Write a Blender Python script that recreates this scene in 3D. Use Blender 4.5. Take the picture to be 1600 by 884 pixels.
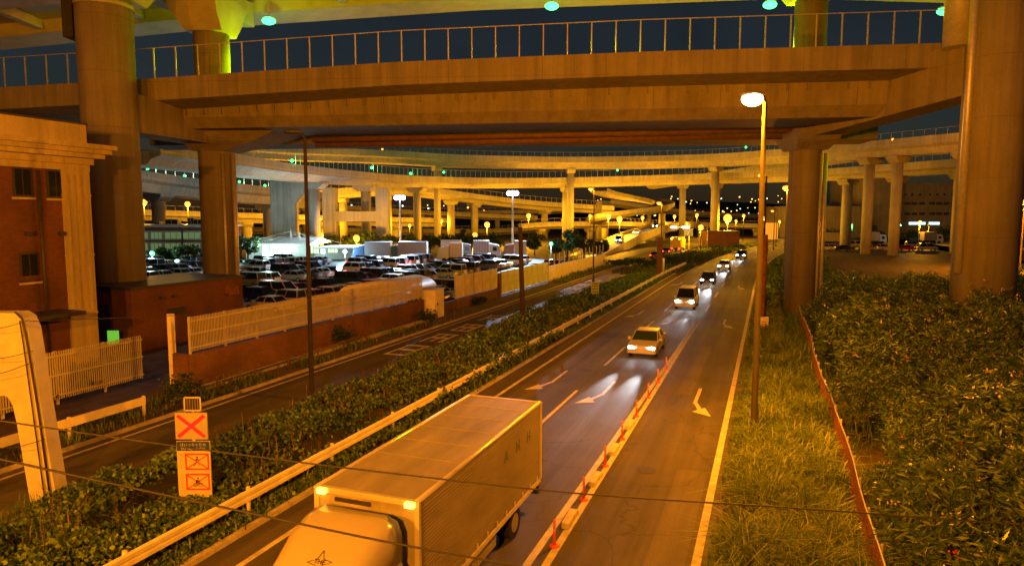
import bpy, math, random
import numpy as np
from mathutils import Vector, Matrix, noise

scene = bpy.context.scene
for o in list(bpy.data.objects): bpy.data.objects.remove(o)
COL = scene.collection
rnd = random.Random(7)
R = math.radians

# ------------------------------------------------------------------ camera, sky, exposure
CAMH = 8.5; FPX = 1070.0; TILT = math.atan(104/FPX)
cam_d = bpy.data.cameras.new('camera'); cam = bpy.data.objects.new('camera', cam_d); COL.objects.link(cam)
cam.location = (0, 0, CAMH); cam.rotation_euler = (R(90)-TILT, 0, 0)
cam_d.sensor_width = 36.0; cam_d.lens = FPX/1600*36.0; cam_d.clip_start = 0.1; cam_d.clip_end = 9000
scene.camera = cam

world = bpy.data.worlds.new('World'); scene.world = world; world.use_nodes = True
nt = world.node_tree; nt.nodes.clear()
sky = nt.nodes.new('ShaderNodeTexSky'); sky.sky_type = 'NISHITA'; sky.sun_disc = False
SUN_EL, SUN_ROT = R(1.5), R(160)
sky.sun_elevation = SUN_EL; sky.sun_rotation = SUN_ROT; sky.air_density = 1.0; sky.dust_density = 0.3; sky.ozone_density = 2.5
bg = nt.nodes.new('ShaderNodeBackground'); bg.inputs['Strength'].default_value = 0.011
wo = nt.nodes.new('ShaderNodeOutputWorld')
tc = nt.nodes.new('ShaderNodeTexCoord'); nz = nt.nodes.new('ShaderNodeTexNoise'); nz.inputs['Scale'].default_value = 3.5; nz.inputs['Detail'].default_value = 5
rp = nt.nodes.new('ShaderNodeMapRange'); rp.inputs['From Min'].default_value = .38; rp.inputs['From Max'].default_value = .7
rp.inputs['To Min'].default_value = .75; rp.inputs['To Max'].default_value = 1.5
mx = nt.nodes.new('ShaderNodeMix'); mx.data_type = 'RGBA'; mx.blend_type = 'MULTIPLY'; mx.inputs['Factor'].default_value = 1
nt.links.new(tc.outputs['Generated'], nz.inputs['Vector']); nt.links.new(nz.outputs['Fac'], rp.inputs['Value'])
nt.links.new(sky.outputs[0], mx.inputs['A']); nt.links.new(rp.outputs[0], mx.inputs['B'])
gl = nt.nodes.new('ShaderNodeMix'); gl.data_type = 'RGBA'; gl.blend_type = 'ADD'; gl.inputs['Factor'].default_value = 1; gl.inputs['B'].default_value = (.42, .40, .40, 1)   # town glow on the night sky
nt.links.new(mx.outputs['Result'], gl.inputs['A']); nt.links.new(gl.outputs['Result'], bg.inputs['Color']); nt.links.new(bg.outputs[0], wo.inputs['Surface'])

sun_d = bpy.data.lights.new('moon', 'SUN'); sun_d.energy = 0.012; sun_d.angle = R(0.5); sun_d.color = (1, .93, .85)
sun = bpy.data.objects.new('moon', sun_d); COL.objects.link(sun); sun.rotation_euler = (R(60), 0, R(-20)); sun.location = (0, 0, 90)

scene.view_settings.view_transform = 'Standard'; scene.view_settings.look = 'None'
scene.view_settings.exposure = 0.42; scene.view_settings.gamma = 1.0; scene.view_settings.use_curve_mapping = False
scene.render.engine = 'CYCLES'
cy = scene.cycles
cy.use_denoising = True; cy.use_light_tree = True
cy.max_bounces = 5; cy.diffuse_bounces = 2; cy.glossy_bounces = 2; cy.transmission_bounces = 3; cy.transparent_max_bounces = 6
cy.sample_clamp_indirect = 3.0; cy.sample_clamp_direct = 0; cy.caustics_reflective = False; cy.caustics_refractive = False

SODIUM = (1.0, .27, .004); AMBER = (1.0, .40, .01); MERC = (.25, 1.0, .22); MERCDECK = (.62, 1.0, .0); FLOOD = (.5, .74, 1.0)

# ------------------------------------------------------------------ coordinates
ct, st = math.cos(TILT), math.sin(TILT)
def ray(px, py):
    x = (px-800)/FPX; y = (442-py)/FPX
    return (x, ct+y*st, -st+y*ct)
def G(px, py, z=0.0):                       # ground point below a direction of view
    r = ray(px, py); k = (z-CAMH)/r[2]; return Vector((r[0]*k, r[1]*k, z))
def A(px, py, Y):                           # point of a direction of view at world depth Y
    r = ray(px, py); k = Y/r[1]; return Vector((r[0]*k, Y, CAMH+r[2]*k))
AL = R(20.5); sA, cA = math.sin(AL), math.cos(AL)
def W(s, t, z=0.0): return Vector((s*sA+t*cA, s*cA-t*sA, z))     # along / across the road
def STof(v): return (v.x*sA+v.y*cA, v.x*cA-v.y*sA)
def sh(s): return max(0.0, min(s, 260)-85)**2*6e-4
def RP(s, t, z=0.0): return W(s, t+sh(s), z)

# ------------------------------------------------------------------ materials
MATS = {}
def principled(name):
    m = bpy.data.materials.new(name); m.use_nodes = True
    return m, m.node_tree, m.node_tree.nodes['Principled BSDF']
def mat(name, col, rough=.7, var=.25, scale=4.0, bump=0.0, metal=0.0, spec=.35, stretch=None, objcol=False, col2=None, bscale=None):
    if name in MATS: return MATS[name]
    m, t, b = principled(name); n, l = t.nodes, t.links
    b.inputs['Roughness'].default_value = rough; b.inputs['Metallic'].default_value = metal
    b.inputs['Specular IOR Level'].default_value = spec
    tcn = n.new('ShaderNodeTexCoord'); mp = n.new('ShaderNodeMapping'); l.new(tcn.outputs['Object'], mp.inputs[0])
    if stretch: mp.inputs['Scale'].default_value = stretch
    no = n.new('ShaderNodeTexNoise'); no.inputs['Scale'].default_value = scale; no.inputs['Detail'].default_value = 8; no.inputs['Roughness'].default_value = .62
    l.new(mp.outputs[0], no.inputs['Vector'])
    r = n.new('ShaderNodeMapRange'); r.inputs['From Min'].default_value = .3; r.inputs['From Max'].default_value = .72
    l.new(no.outputs['Fac'], r.inputs['Value'])
    mixn = n.new('ShaderNodeMix'); mixn.data_type = 'RGBA'; l.new(r.outputs[0], mixn.inputs['Factor'])
    c2 = col2 or tuple(min(1, c*(1+var)) for c in col)
    c1 = tuple(c*(1-var) for c in col) if not col2 else col
    mixn.inputs['A'].default_value = (*c1, 1); mixn.inputs['B'].default_value = (*c2, 1)
    out = mixn.outputs['Result']
    if objcol:
        oi = n.new('ShaderNodeObjectInfo'); mm = n.new('ShaderNodeMix'); mm.data_type = 'RGBA'; mm.blend_type = 'MULTIPLY'; mm.inputs['Factor'].default_value = 1
        l.new(oi.outputs['Color'], mm.inputs['A']); l.new(out, mm.inputs['B']); out = mm.outputs['Result']
    l.new(out, b.inputs['Base Color'])
    if bump:
        nb = n.new('ShaderNodeTexNoise'); nb.inputs['Scale'].default_value = bscale or scale*6; nb.inputs['Detail'].default_value = 6
        l.new(mp.outputs[0], nb.inputs['Vector'])
        bn = n.new('ShaderNodeBump'); bn.inputs['Strength'].default_value = bump; bn.inputs['Distance'].default_value = .03
        l.new(nb.outputs['Fac'], bn.inputs['Height']); l.new(bn.outputs[0], b.inputs['Normal'])
    MATS[name] = m; return m
def emit(name, col, strength, sample=False):
    if name in MATS: return MATS[name]
    m, t, b = principled(name)
    b.inputs['Base Color'].default_value = tuple(.35*c for c in col)+(1,); b.inputs['Emission Color'].default_value = (*col, 1); b.inputs['Emission Strength'].default_value = strength
    if not sample:
        try: m.cycles.emission_sampling = 'NONE'
        except Exception: pass
    MATS[name] = m; return m
def glassm(name, col, rough=.08):
    if name in MATS: return MATS[name]
    m, t, b = principled(name); b.inputs['Base Color'].default_value = (*col, 1); b.inputs['Roughness'].default_value = rough; b.inputs['Specular IOR Level'].default_value = .7
    MATS[name] = m; return m
def brick(name, c1, c2, mortar, scale=1.0):
    m, t, b = principled(name); n, l = t.nodes, t.links
    g = n.new('ShaderNodeNewGeometry'); sp = n.new('ShaderNodeSeparateXYZ'); l.new(g.outputs['Position'], sp.inputs[0])
    d1 = n.new('ShaderNodeVectorMath'); d1.operation = 'DOT_PRODUCT'; l.new(g.outputs['Position'], d1.inputs[0]); d1.inputs[1].default_value = (sA+cA, cA-sA, 0)
    cb = n.new('ShaderNodeCombineXYZ'); l.new(d1.outputs['Value'], cb.inputs[0]); l.new(sp.outputs['Z'], cb.inputs[1])
    br = n.new('ShaderNodeTexBrick'); l.new(cb.outputs[0], br.inputs['Vector'])
    br.inputs['Color1'].default_value = (*c1, 1); br.inputs['Color2'].default_value = (*c2, 1); br.inputs['Mortar'].default_value = (*mortar, 1)
    br.inputs['Scale'].default_value = 1.0; br.inputs['Brick Width'].default_value = .24*scale; br.inputs['Row Height'].default_value = .08*scale
    br.inputs['Mortar Size'].default_value = .008*scale; br.inputs['Bias'].default_value = -.1
    no = n.new('ShaderNodeTexNoise'); no.inputs['Scale'].default_value = .5; no.inputs['Detail'].default_value = 8; l.new(g.outputs['Position'], no.inputs['Vector'])
    rr = n.new('ShaderNodeMapRange'); rr.inputs['From Min'].default_value = .3; rr.inputs['From Max'].default_value = .7; rr.inputs['To Min'].default_value = .55; rr.inputs['To Max'].default_value = 1.15; l.new(no.outputs['Fac'], rr.inputs['Value'])
    mm = n.new('ShaderNodeMix'); mm.data_type = 'RGBA'; mm.blend_type = 'MULTIPLY'; mm.inputs['Factor'].default_value = 1
    l.new(br.outputs['Color'], mm.inputs['A']); l.new(rr.outputs[0], mm.inputs['B']); l.new(mm.outputs['Result'], b.inputs['Base Color'])
    b.inputs['Roughness'].default_value = .85
    bn = n.new('ShaderNodeBump'); bn.inputs['Strength'].default_value = .4; bn.inputs['Distance'].default_value = .01; bn.invert = True
    l.new(br.outputs['Fac'], bn.inputs['Height']); l.new(bn.outputs[0], b.inputs['Normal'])
    MATS[name] = m; return m
def concrete(name, col, joint=0.0):
    """weathered cast concrete: blotches, vertical rain streaks, fine grain, optional formwork joints"""
    m, t, b = principled(name); n, l = t.nodes, t.links
    g = n.new('ShaderNodeNewGeometry')
    a = n.new('ShaderNodeTexNoise'); a.inputs['Scale'].default_value = .22; a.inputs['Detail'].default_value = 9; a.inputs['Roughness'].default_value = .65; l.new(g.outputs['Position'], a.inputs['Vector'])
    mp = n.new('ShaderNodeMapping'); mp.inputs['Scale'].default_value = (1.6, 1.6, .07); l.new(g.outputs['Position'], mp.inputs[0])
    s = n.new('ShaderNodeTexNoise'); s.inputs['Scale'].default_value = 1.0; s.inputs['Detail'].default_value = 7; s.inputs['Roughness'].default_value = .7; l.new(mp.outputs[0], s.inputs['Vector'])
    f = n.new('ShaderNodeTexNoise'); f.inputs['Scale'].default_value = 9; f.inputs['Detail'].default_value = 6; l.new(g.outputs['Position'], f.inputs['Vector'])
    def rng(src, a0, a1, b0, b1):
        r = n.new('ShaderNodeMapRange'); r.inputs['From Min'].default_value = a0; r.inputs['From Max'].default_value = a1; r.inputs['To Min'].default_value = b0; r.inputs['To Max'].default_value = b1
        l.new(src, r.inputs['Value']); return r.outputs[0]
    def mul(x, y):
        r = n.new('ShaderNodeMath'); r.operation = 'MULTIPLY'; l.new(x, r.inputs[0]); l.new(y, r.inputs[1]); return r.outputs[0]
    v = mul(mul(rng(a.outputs['Fac'], .3, .7, .78, 1.12), rng(s.outputs['Fac'], .35, .62, .72, 1.06)), rng(f.outputs['Fac'], .25, .75, .9, 1.08))
    if joint:
        sp = n.new('ShaderNodeSeparateXYZ'); l.new(g.outputs['Position'], sp.inputs[0])
        md = n.new('ShaderNodeMath'); md.operation = 'PINGPONG'; md.inputs[1].default_value = joint; l.new(sp.outputs['Z'], md.inputs[0])
        v = mul(v, rng(md.outputs[0], .0, .035, .72, 1.0))
    mm = n.new('ShaderNodeMix'); mm.data_type = 'RGBA'; mm.blend_type = 'MULTIPLY'; mm.inputs['Factor'].default_value = 1; mm.inputs['A'].default_value = (*col, 1); l.new(v, mm.inputs['B'])
    l.new(mm.outputs['Result'], b.inputs['Base Color']); b.inputs['Roughness'].default_value = .82; b.inputs['Specular IOR Level'].default_value = .25
    bn = n.new('ShaderNodeBump'); bn.inputs['Strength'].default_value = .25; bn.inputs['Distance'].default_value = .02; l.new(f.outputs['Fac'], bn.inputs['Height']); l.new(bn.outputs[0], b.inputs['Normal'])
    MATS[name] = m; return m
def asphalt(name, col, wheel=None):
    """asphalt: aggregate grain, patches, dark oil/tyre bands along the road, hairline cracks"""
    m, t, b = principled(name); n, l = t.nodes, t.links
    g = n.new('ShaderNodeNewGeometry')
    mp = n.new('ShaderNodeMapping'); mp.inputs['Rotation'].default_value = (0, 0, AL); l.new(g.outputs['Position'], mp.inputs[0])
    mp2 = n.new('ShaderNodeMapping'); mp2.inputs['Scale'].default_value = (1.0, .03, 1); l.new(mp.outputs[0], mp2.inputs[0])
    def nz(vec, sc, de=8):
        x = n.new('ShaderNodeTexNoise'); x.inputs['Scale'].default_value = sc; x.inputs['Detail'].default_value = de; x.inputs['Roughness'].default_value = .65; l.new(vec, x.inputs['Vector']); return x.outputs['Fac']
    def rng(src, a0, a1, b0, b1):
        r = n.new('ShaderNodeMapRange'); r.inputs['From Min'].default_value = a0; r.inputs['From Max'].default_value = a1; r.inputs['To Min'].default_value = b0; r.inputs['To Max'].default_value = b1
        l.new(src, r.inputs['Value']); return r.outputs[0]
    def mul(x, y):
        r = n.new('ShaderNodeMath'); r.operation = 'MULTIPLY'; l.new(x, r.inputs[0]); l.new(y, r.inputs[1]); return r.outputs[0]
    v = mul(mul(rng(nz(mp2.outputs[0], 1.5), .3, .7, .66, 1.3), rng(nz(mp.outputs[0], .35), .3, .7, .8, 1.2)), rng(nz(mp.outputs[0], 28, 4), .25, .75, .6, 1.45))
    vo = n.new('ShaderNodeTexVoronoi'); vo.feature = 'DISTANCE_TO_EDGE'; vo.inputs['Scale'].default_value = .32
    wv = n.new('ShaderNodeVectorMath'); wv.operation = 'ADD'; nn = n.new('ShaderNodeTexNoise'); nn.inputs['Scale'].default_value = 1.2; nn.inputs['Detail'].default_value = 5; l.new(mp.outputs[0], nn.inputs['Vector'])
    l.new(mp.outputs[0], wv.inputs[0]); l.new(nn.outputs['Color'], wv.inputs[1]); l.new(wv.outputs[0], vo.inputs['Vector'])
    v = mul(v, rng(vo.outputs['Distance'], 0, .012, .55, 1.0))
    mm = n.new('ShaderNodeMix'); mm.data_type = 'RGBA'; mm.blend_type = 'MULTIPLY'; mm.inputs['Factor'].default_value = 1; mm.inputs['A'].default_value = (*col, 1); l.new(v, mm.inputs['B'])
    l.new(mm.outputs['Result'], b.inputs['Base Color'])
    l.new(rng(nz(mp2.outputs[0], 2.2), .3, .7, .55, .75), b.inputs['Roughness']); b.inputs['Specular IOR Level'].default_value = .25
    bn = n.new('ShaderNodeBump'); bn.inputs['Strength'].default_value = .35; bn.inputs['Distance'].default_value = .012; l.new(nz(mp.outputs[0], 40, 3), bn.inputs['Height']); l.new(bn.outputs[0], b.inputs['Normal'])
    MATS[name] = m; return m
def leafm(name, c1, c2, c3, rough=.5):
    m, t, b = principled(name); n, l = t.nodes, t.links
    g = n.new('ShaderNodeNewGeometry'); cr = n.new('ShaderNodeValToRGB'); l.new(g.outputs['Random Per Island'], cr.inputs[0])
    e = cr.color_ramp.elements; e[0].color = (*c1, 1); e[0].position = 0; e[1].color = (*c3, 1); e[1].position = 1
    x = cr.color_ramp.elements.new(.6); x.color = (*c2, 1)
    l.new(cr.outputs[0], b.inputs['Base Color']); b.inputs['Roughness'].default_value = rough; b.inputs['Specular IOR Level'].default_value = .3
    tr = n.new('ShaderNodeBsdfTranslucent'); l.new(cr.outputs[0], tr.inputs[0]); ms = n.new('ShaderNodeMixShader'); ms.inputs[0].default_value = .2
    o = n['Material Output']; l.new(b.outputs[0], ms.inputs[1]); l.new(tr.outputs[0], ms.inputs[2]); l.new(ms.outputs[0], o.inputs['Surface'])
    MATS[name] = m; return m

M_CONC = concrete('weathered_concrete', (.205, .195, .165), 1.8)
M_CONC_S = concrete('smooth_concrete', (.40, .38, .34))
M_STEEL = mat('painted_girder_steel', (.34, .33, .29), .55, .2, .6)
M_ASPH = asphalt('road_asphalt', (.07, .066, .06))
M_ASPH2 = asphalt('lot_asphalt', (.05, .05, .05))
M_PAINT = mat('road_paint', (.30, .29, .26), .65, .35, 2.6, col2=(.62, .6, .54))
M_SOIL = mat('verge_soil', (.045, .034, .02), .95, .5, .8, .6)
M_BRICK = brick('dark_red_brick', (.135, .044, .027), (.095, .032, .022), (.075, .055, .045))
M_BRICKF = brick('office_brick', (.22, .08, .055), (.17, .065, .05), (.12, .09, .075), 1.6)
M_WALLB = brick('wall_brick', (.20, .085, .05), (.15, .07, .045), (.10, .075, .06), 1.4)
M_STONE = concrete('cream_stone', (.38, .34, .25))
M_WHITE = mat('weathered_white_paint', (.66, .64, .56), .45, .2, 1.5)
M_WHITES = mat('white_steel', (.46, .45, .4), .4, .15, 2.0)
M_GALV = mat('galvanised_steel', (.40, .40, .38), .45, .2, 5.0, metal=.4)
M_DARK = mat('dark_metal', (.03, .03, .028), .5, .3, 5.0)
M_POLE = mat('lamp_pole_steel', (.022, .02, .018), .7, .25, 3.0, spec=.15)
M_WOOD = mat('tarred_wood', (.05, .035, .022), .85, .4, 2.0, .4, stretch=(6, 6, .4))
M_RUST = mat('rusty_steel', (.14, .06, .025), .85, .5, 3.0, .3)
M_RUBBER = mat('black_rubber', (.012, .012, .012), .8, .2, 5)
M_GLASSD = glassm('dark_glass', (.012, .014, .016))
M_PAINTCAR = mat('car_paint', (.9, .9, .9), .28, .04, 1.0, spec=.6, objcol=True)
M_RIM = mat('alloy_rim', (.45, .45, .45), .35, .1, 5, metal=.7)
M_LENS = glassm('clear_lamp_lens', (.65, .68, .7), .1)
M_REDL = glassm('red_lamp_lens', (.35, .01, .01), .2)
M_HEAD = emit('lit_headlight', (.9, .95, 1.0), 60)
M_TAIL = emit('lit_tail_light', (1, .03, .01), 12)
M_BULB = emit('sodium_bulb', (1, .31, .035), 2.6)
M_BULBF = emit('far_sodium_bulb', (1, .33, .035), 2.4)
M_BULBG = emit('mercury_bulb', (.06, 1.0, .24), 2.8)
M_BULBW = emit('floodlight_bulb', (.62, .66, 1.0), 12)
M_LEAF_V = leafm('vine_leaves', (.03, .065, .012), (.08, .155, .027), (.19, .28, .055))
M_LEAF_O = leafm('oleander_leaves', (.028, .055, .012), (.07, .135, .028), (.21, .28, .065), .3)
M_LEAF_T = leafm('tree_leaves', (.016, .036, .008), (.035, .07, .014), (.08, .12, .025))
M_GRASS = leafm('verge_grass_blades', (.04, .08, .012), (.09, .16, .025), (.21, .29, .07), .55)
M_FLOW = leafm('pale_blossom', (.45, .30, .22), (.6, .5, .35), (.7, .62, .45), .6)
M_FLOWR = leafm('red_blossom', (.4, .03, .05), (.5, .06, .08), (.5, .12, .1), .6)
M_BARK = mat('bark', (.05, .035, .022), .9, .4, 5, .5)

# ------------------------------------------------------------------ mesh helpers
class MB:
    def __init__(s): s.v = []; s.f = []; s.m = []; s.sm = []
    def add(s, vs, fs, mi=0, smooth=False):
        b = len(s.v); s.v += [tuple(v) for v in vs]
        for f in fs: s.f.append(tuple(b+i for i in f)); s.m.append(mi); s.sm.append(smooth)
        return s
    def hexa(s, p, mi=0):   # 8 corners: bottom ring 0-3 ccw, top ring 4-7
        return s.add(p, [(3, 2, 1, 0), (4, 5, 6, 7), (0, 1, 5, 4), (1, 2, 6, 5), (2, 3, 7, 6), (3, 0, 4, 7)], mi)
    def box(s, x0, x1, y0, y1, z0, z1, mi=0, f=None):
        p = [(x0, y0, z0), (x1, y0, z0), (x1, y1, z0), (x0, y1, z0), (x0, y0, z1), (x1, y0, z1), (x1, y1, z1), (x0, y1, z1)]
        if f: p = [f(*q) for q in p]
        return s.hexa(p, mi)
    def rbox(s, s0, s1, t0, t1, z0, z1, mi=0):   # box in road coordinates
        return s.hexa([W(s0, t0, z0), W(s0, t1, z0), W(s1, t1, z0), W(s1, t0, z0), W(s0, t0, z1), W(s0, t1, z1), W(s1, t1, z1), W(s1, t0, z1)], mi)
    def tube(s, pts, rad, n=10, mi=0, cap=True, smooth=True):
        pts = [Vector(p) for p in pts]; rad = rad if hasattr(rad, '__len__') else [rad]*len(pts)
        vs = []; up0 = None
        for i, p in enumerate(pts):
            d = (pts[min(i+1, len(pts)-1)]-pts[max(i-1, 0)]).normalized()
            if up0 is None: up0 = Vector((1, 0, 0)) if abs(d.x) < .8 else Vector((0, 1, 0))
            a = (up0-d*up0.dot(d)).normalized(); b = d.cross(a); up0 = a
            for k in range(n):
                th = 2*math.pi*k/n; vs.append(p+(a*math.cos(th)+b*math.sin(th))*rad[i])
        fs = [(i*n+k, i*n+(k+1) % n, (i+1)*n+(k+1) % n, (i+1)*n+k) for i in range(len(pts)-1) for k in range(n)]
        s.add(vs, fs, mi, smooth)
        if cap:
            b = len(s.v)-len(vs)
            s.f.append(tuple(b+k for k in reversed(range(n)))); s.m.append(mi); s.sm.append(False)
            s.f.append(tuple(b+(len(pts)-1)*n+k for k in range(n))); s.m.append(mi); s.sm.append(False)
        return s
    def bar(s, a, b, w, h, mi=0):
        a = Vector(a); b = Vector(b); d = (b-a).normalized(); u = Vector((0, 0, 1)) if abs(d.z) < .9 else Vector((0, 1, 0))
        x = d.cross(u).normalized()*w/2; y = x.cross(d).normalized()*h/2
        return s.hexa([a-x-y, a+x-y, b+x-y, b-x-y, a-x+y, a+x+y, b+x+y, b-x+y], mi)
    def ball(s, c, r, nu=12, nv=8, mi=0, sc=(1, 1, 1)):
        c = Vector(c); vs = []
        for j in range(nv+1):
            ph = math.pi*j/nv
            for i in range(nu):
                th = 2*math.pi*i/nu; vs.append(c+Vector((math.sin(ph)*math.cos(th)*sc[0], math.sin(ph)*math.sin(th)*sc[1], math.cos(ph)*sc[2]))*r)
        return s.add(vs, [(j*nu+i, (j+1)*nu+i, (j+1)*nu+(i+1) % nu, j*nu+(i+1) % nu) for j in range(nv) for i in range(nu)], mi, True)
    def loft(s, rings, mi=0, cap=True, smooth=False, closed=True):
        n = len(rings[0]); vs = [p for r in rings for p in r]
        fs = [(i*n+k, i*n+(k+1) % n, (i+1)*n+(k+1) % n, (i+1)*n+k) for i in range(len(rings)-1) for k in range(n if closed else n-1)]
        s.add(vs, fs, mi, smooth)
        if cap:
            b = len(s.v)-len(vs)
            s.f.append(tuple(b+k for k in reversed(range(n)))); s.m.append(mi); s.sm.append(False)
            s.f.append(tuple(b+(len(rings)-1)*n+k for k in range(n))); s.m.append(mi); s.sm.append(False)
        return s
    def poly(s, pts, mi=0): return s.add(pts, [tuple(range(len(pts)))], mi)
    def mesh(s, name, mats):
        me = bpy.data.meshes.new(name); me.from_pydata([tuple(v) for v in s.v], [], s.f)
        for m in (mats if isinstance(mats, (list, tuple)) else [mats]): me.materials.append(m)
        me.polygons.foreach_set('material_index', s.m); me.polygons.foreach_set('use_smooth', s.sm); me.update()
        return me
    def build(s, name, mats, parent=None, origin=None, local=False):
        """link as one object; vertices are world coordinates unless local"""
        if not local:
            if origin is None:
                a = np.array(s.v); lo, hi = a.min(0), a.max(0); origin = Vector(((lo[0]+hi[0])/2, (lo[1]+hi[1])/2, lo[2]))
            origin = Vector(origin); s.v = [(v[0]-origin.x, v[1]-origin.y, v[2]-origin.z) for v in s.v]
        o = bpy.data.objects.new(name, s.mesh(name, mats)); COL.objects.link(o)
        if not local: o.location = origin
        if parent: o.parent = parent; o.location = o.location-WL.get(parent.name, parent.location) if not local else o.location
        WL[o.name] = Vector(origin) if not local else Vector((0, 0, 0))
        return o
WL = {}
def tag(o, label=None, cat=None, group=None, kind=None):
    if label: o['label'] = label
    if cat: o['category'] = cat
    if group: o['group'] = group
    if kind: o['kind'] = kind
    return o
def thing(name, label, cat, loc, rz=0, group=None):
    o = bpy.data.objects.new(name, None); COL.objects.link(o); o.location = loc; o.rotation_euler = (0, 0, rz); o.empty_display_size = .2
    WL[o.name] = Vector(loc); return tag(o, label, cat, group)
def struct(o): o['kind'] = 'structure'; return o
def copy_tree(o, parent=None):
    c = o.copy(); COL.objects.link(c)
    if parent: c.parent = parent
    for ch in o.children: copy_tree(ch, c)
    return c
def smooth_path(pts, n=6):
    """Catmull-Rom through a list of tuples"""
    P = [np.array(p, float) for p in pts]; P = [2*P[0]-P[1]]+P+[2*P[-1]-P[-2]]; out = []
    for i in range(1, len(P)-2):
        for k in range(n):
            t = k/n; a, b, c, d = P[i-1], P[i], P[i+1], P[i+2]
            out.append(.5*((2*b)+(-a+c)*t+(2*a-5*b+4*c-d)*t*t+(-a+3*b-3*c+d)*t**3))
    out.append(P[-2]); return out
def point_light(name, loc, power, col, radius=.25, parent=None):
    d = bpy.data.lights.new(name, 'POINT'); d.energy = power; d.color = col; d.shadow_soft_size = radius
    o = bpy.data.objects.new(name, d); COL.objects.link(o)
    o.location = Vector(loc)-(WL[parent.name] if parent else Vector((0, 0, 0)))
    if parent: o.parent = parent
    return o
def spot_light(name, loc, target, power, col, ang, blend=.6, radius=.1, parent=None):
    d = bpy.data.lights.new(name, 'SPOT'); d.energy = power; d.color = col; d.shadow_soft_size = radius; d.spot_size = ang; d.spot_blend = blend
    o = bpy.data.objects.new(name, d); COL.objects.link(o); o.location = loc
    o.rotation_euler = (Vector(target)-Vector(loc)).to_track_quat('-Z', 'Y').to_euler()
    if parent: o.parent = parent
    return o
def text(body, size, m, parent, mtx, name='lettering', extrude=.002, xs=1.0):
    c = bpy.data.curves.new('t', 'FONT'); c.body = body; c.size = size; c.align_x = 'CENTER'; c.align_y = 'CENTER'; c.extrude = extrude
    o = bpy.data.objects.new('t', c); COL.objects.link(o); bpy.context.view_layer.update()
    me = bpy.data.meshes.new_from_object(o.evaluated_get(bpy.context.evaluated_depsgraph_get())); bpy.data.objects.remove(o)
    me.transform(mtx @ Matrix.Diagonal((xs, 1, 1, 1))); me.materials.clear(); me.materials.append(m)
    ob = bpy.data.objects.new(name, me); COL.objects.link(ob); ob.parent = parent; return ob

def leaves_mesh(name, P, L, Wd, mats, seed=1, up=.3, droop=None, mi=None):
    """one diamond-shaped leaf per point; up biases leaf direction, droop gives an array of preferred directions"""
    g = np.random.default_rng(seed); n = len(P)
    d = g.normal(size=(n, 3)); d /= np.linalg.norm(d, axis=1)[:, None]
    if droop is not None: d = d*.75+droop
    d[:, 2] += up; d /= np.linalg.norm(d, axis=1)[:, None]
    q = g.normal(size=(n, 3)); w = np.cross(d, q); w /= np.linalg.norm(w, axis=1)[:, None]
    nn = np.cross(d, w)
    l = (L*(.6+.8*g.random(n)))[:, None]; ww = (Wd*(.6+.8*g.random(n)))[:, None]
    V = np.stack([P, P+d*l*.45+w*ww*.5+nn*ww*.12, P+d*l, P+d*l*.45-w*ww*.5+nn*ww*.12], 1).reshape(-1, 3)
    F = np.arange(4*n).reshape(n, 4)
    me = bpy.data.meshes.new(name); me.vertices.add(4*n); me.vertices.foreach_set('co', V.astype(np.float32).ravel())
    me.loops.add(4*n); me.loops.foreach_set('vertex_index', F.astype(np.int32).ravel())
    me.polygons.add(n); me.polygons.foreach_set('loop_start', np.arange(0, 4*n, 4, dtype=np.int32))
    for m in (mats if isinstance(mats, list) else [mats]): me.materials.append(m)
    if mi is not None: me.polygons.foreach_set('material_index', np.asarray(mi, np.int32))
    me.update(calc_edges=True); me.validate(); return me
def blades_mesh(name, P, H, Wd, m, seed=1, lean=.55):
    g = np.random.default_rng(seed); n = len(P)
    th = g.random(n)*2*np.pi; az = np.stack([np.cos(th), np.sin(th), np.zeros(n)], 1); wd = np.stack([-np.sin(th), np.cos(th), np.zeros(n)], 1)
    h = (np.asarray(H)*(.55+.8*g.random(n)))[:, None]; w = (Wd*(.6+.8*g.random(n)))[:, None]; le = (lean*(.3+1.2*g.random(n)))[:, None]
    z = np.array([0, 0, 1.0])
    p1 = P+z*h*.6+az*h*le*.3; p2 = P+z*h*(1-.35*le)+az*h*le
    V = np.stack([P-wd*w/2, P+wd*w/2, p1+wd*w*.4, p1-wd*w*.4, p2+wd*w*.06, p2-wd*w*.06], 1).reshape(-1, 3)
    b = np.arange(n)[:, None]*6
    F = np.concatenate([b+np.array([[0, 1, 2, 3]]), b+np.array([[3, 2, 4, 5]])], 1).reshape(-1, 4)
    me = bpy.data.meshes.new(name); me.vertices.add(6*n); me.vertices.foreach_set('co', V.astype(np.float32).ravel())
    me.loops.add(8*n); me.loops.foreach_set('vertex_index', F.astype(np.int32).ravel())
    me.polygons.add(2*n); me.polygons.foreach_set('loop_start', np.arange(0, 8*n, 4, dtype=np.int32)); me.materials.append(m)
    me.update(calc_edges=True); me.validate(); return me
def nz2(x, y, s, k=0): return noise.noise(Vector((x*s, y*s, k*7.3)))

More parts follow.
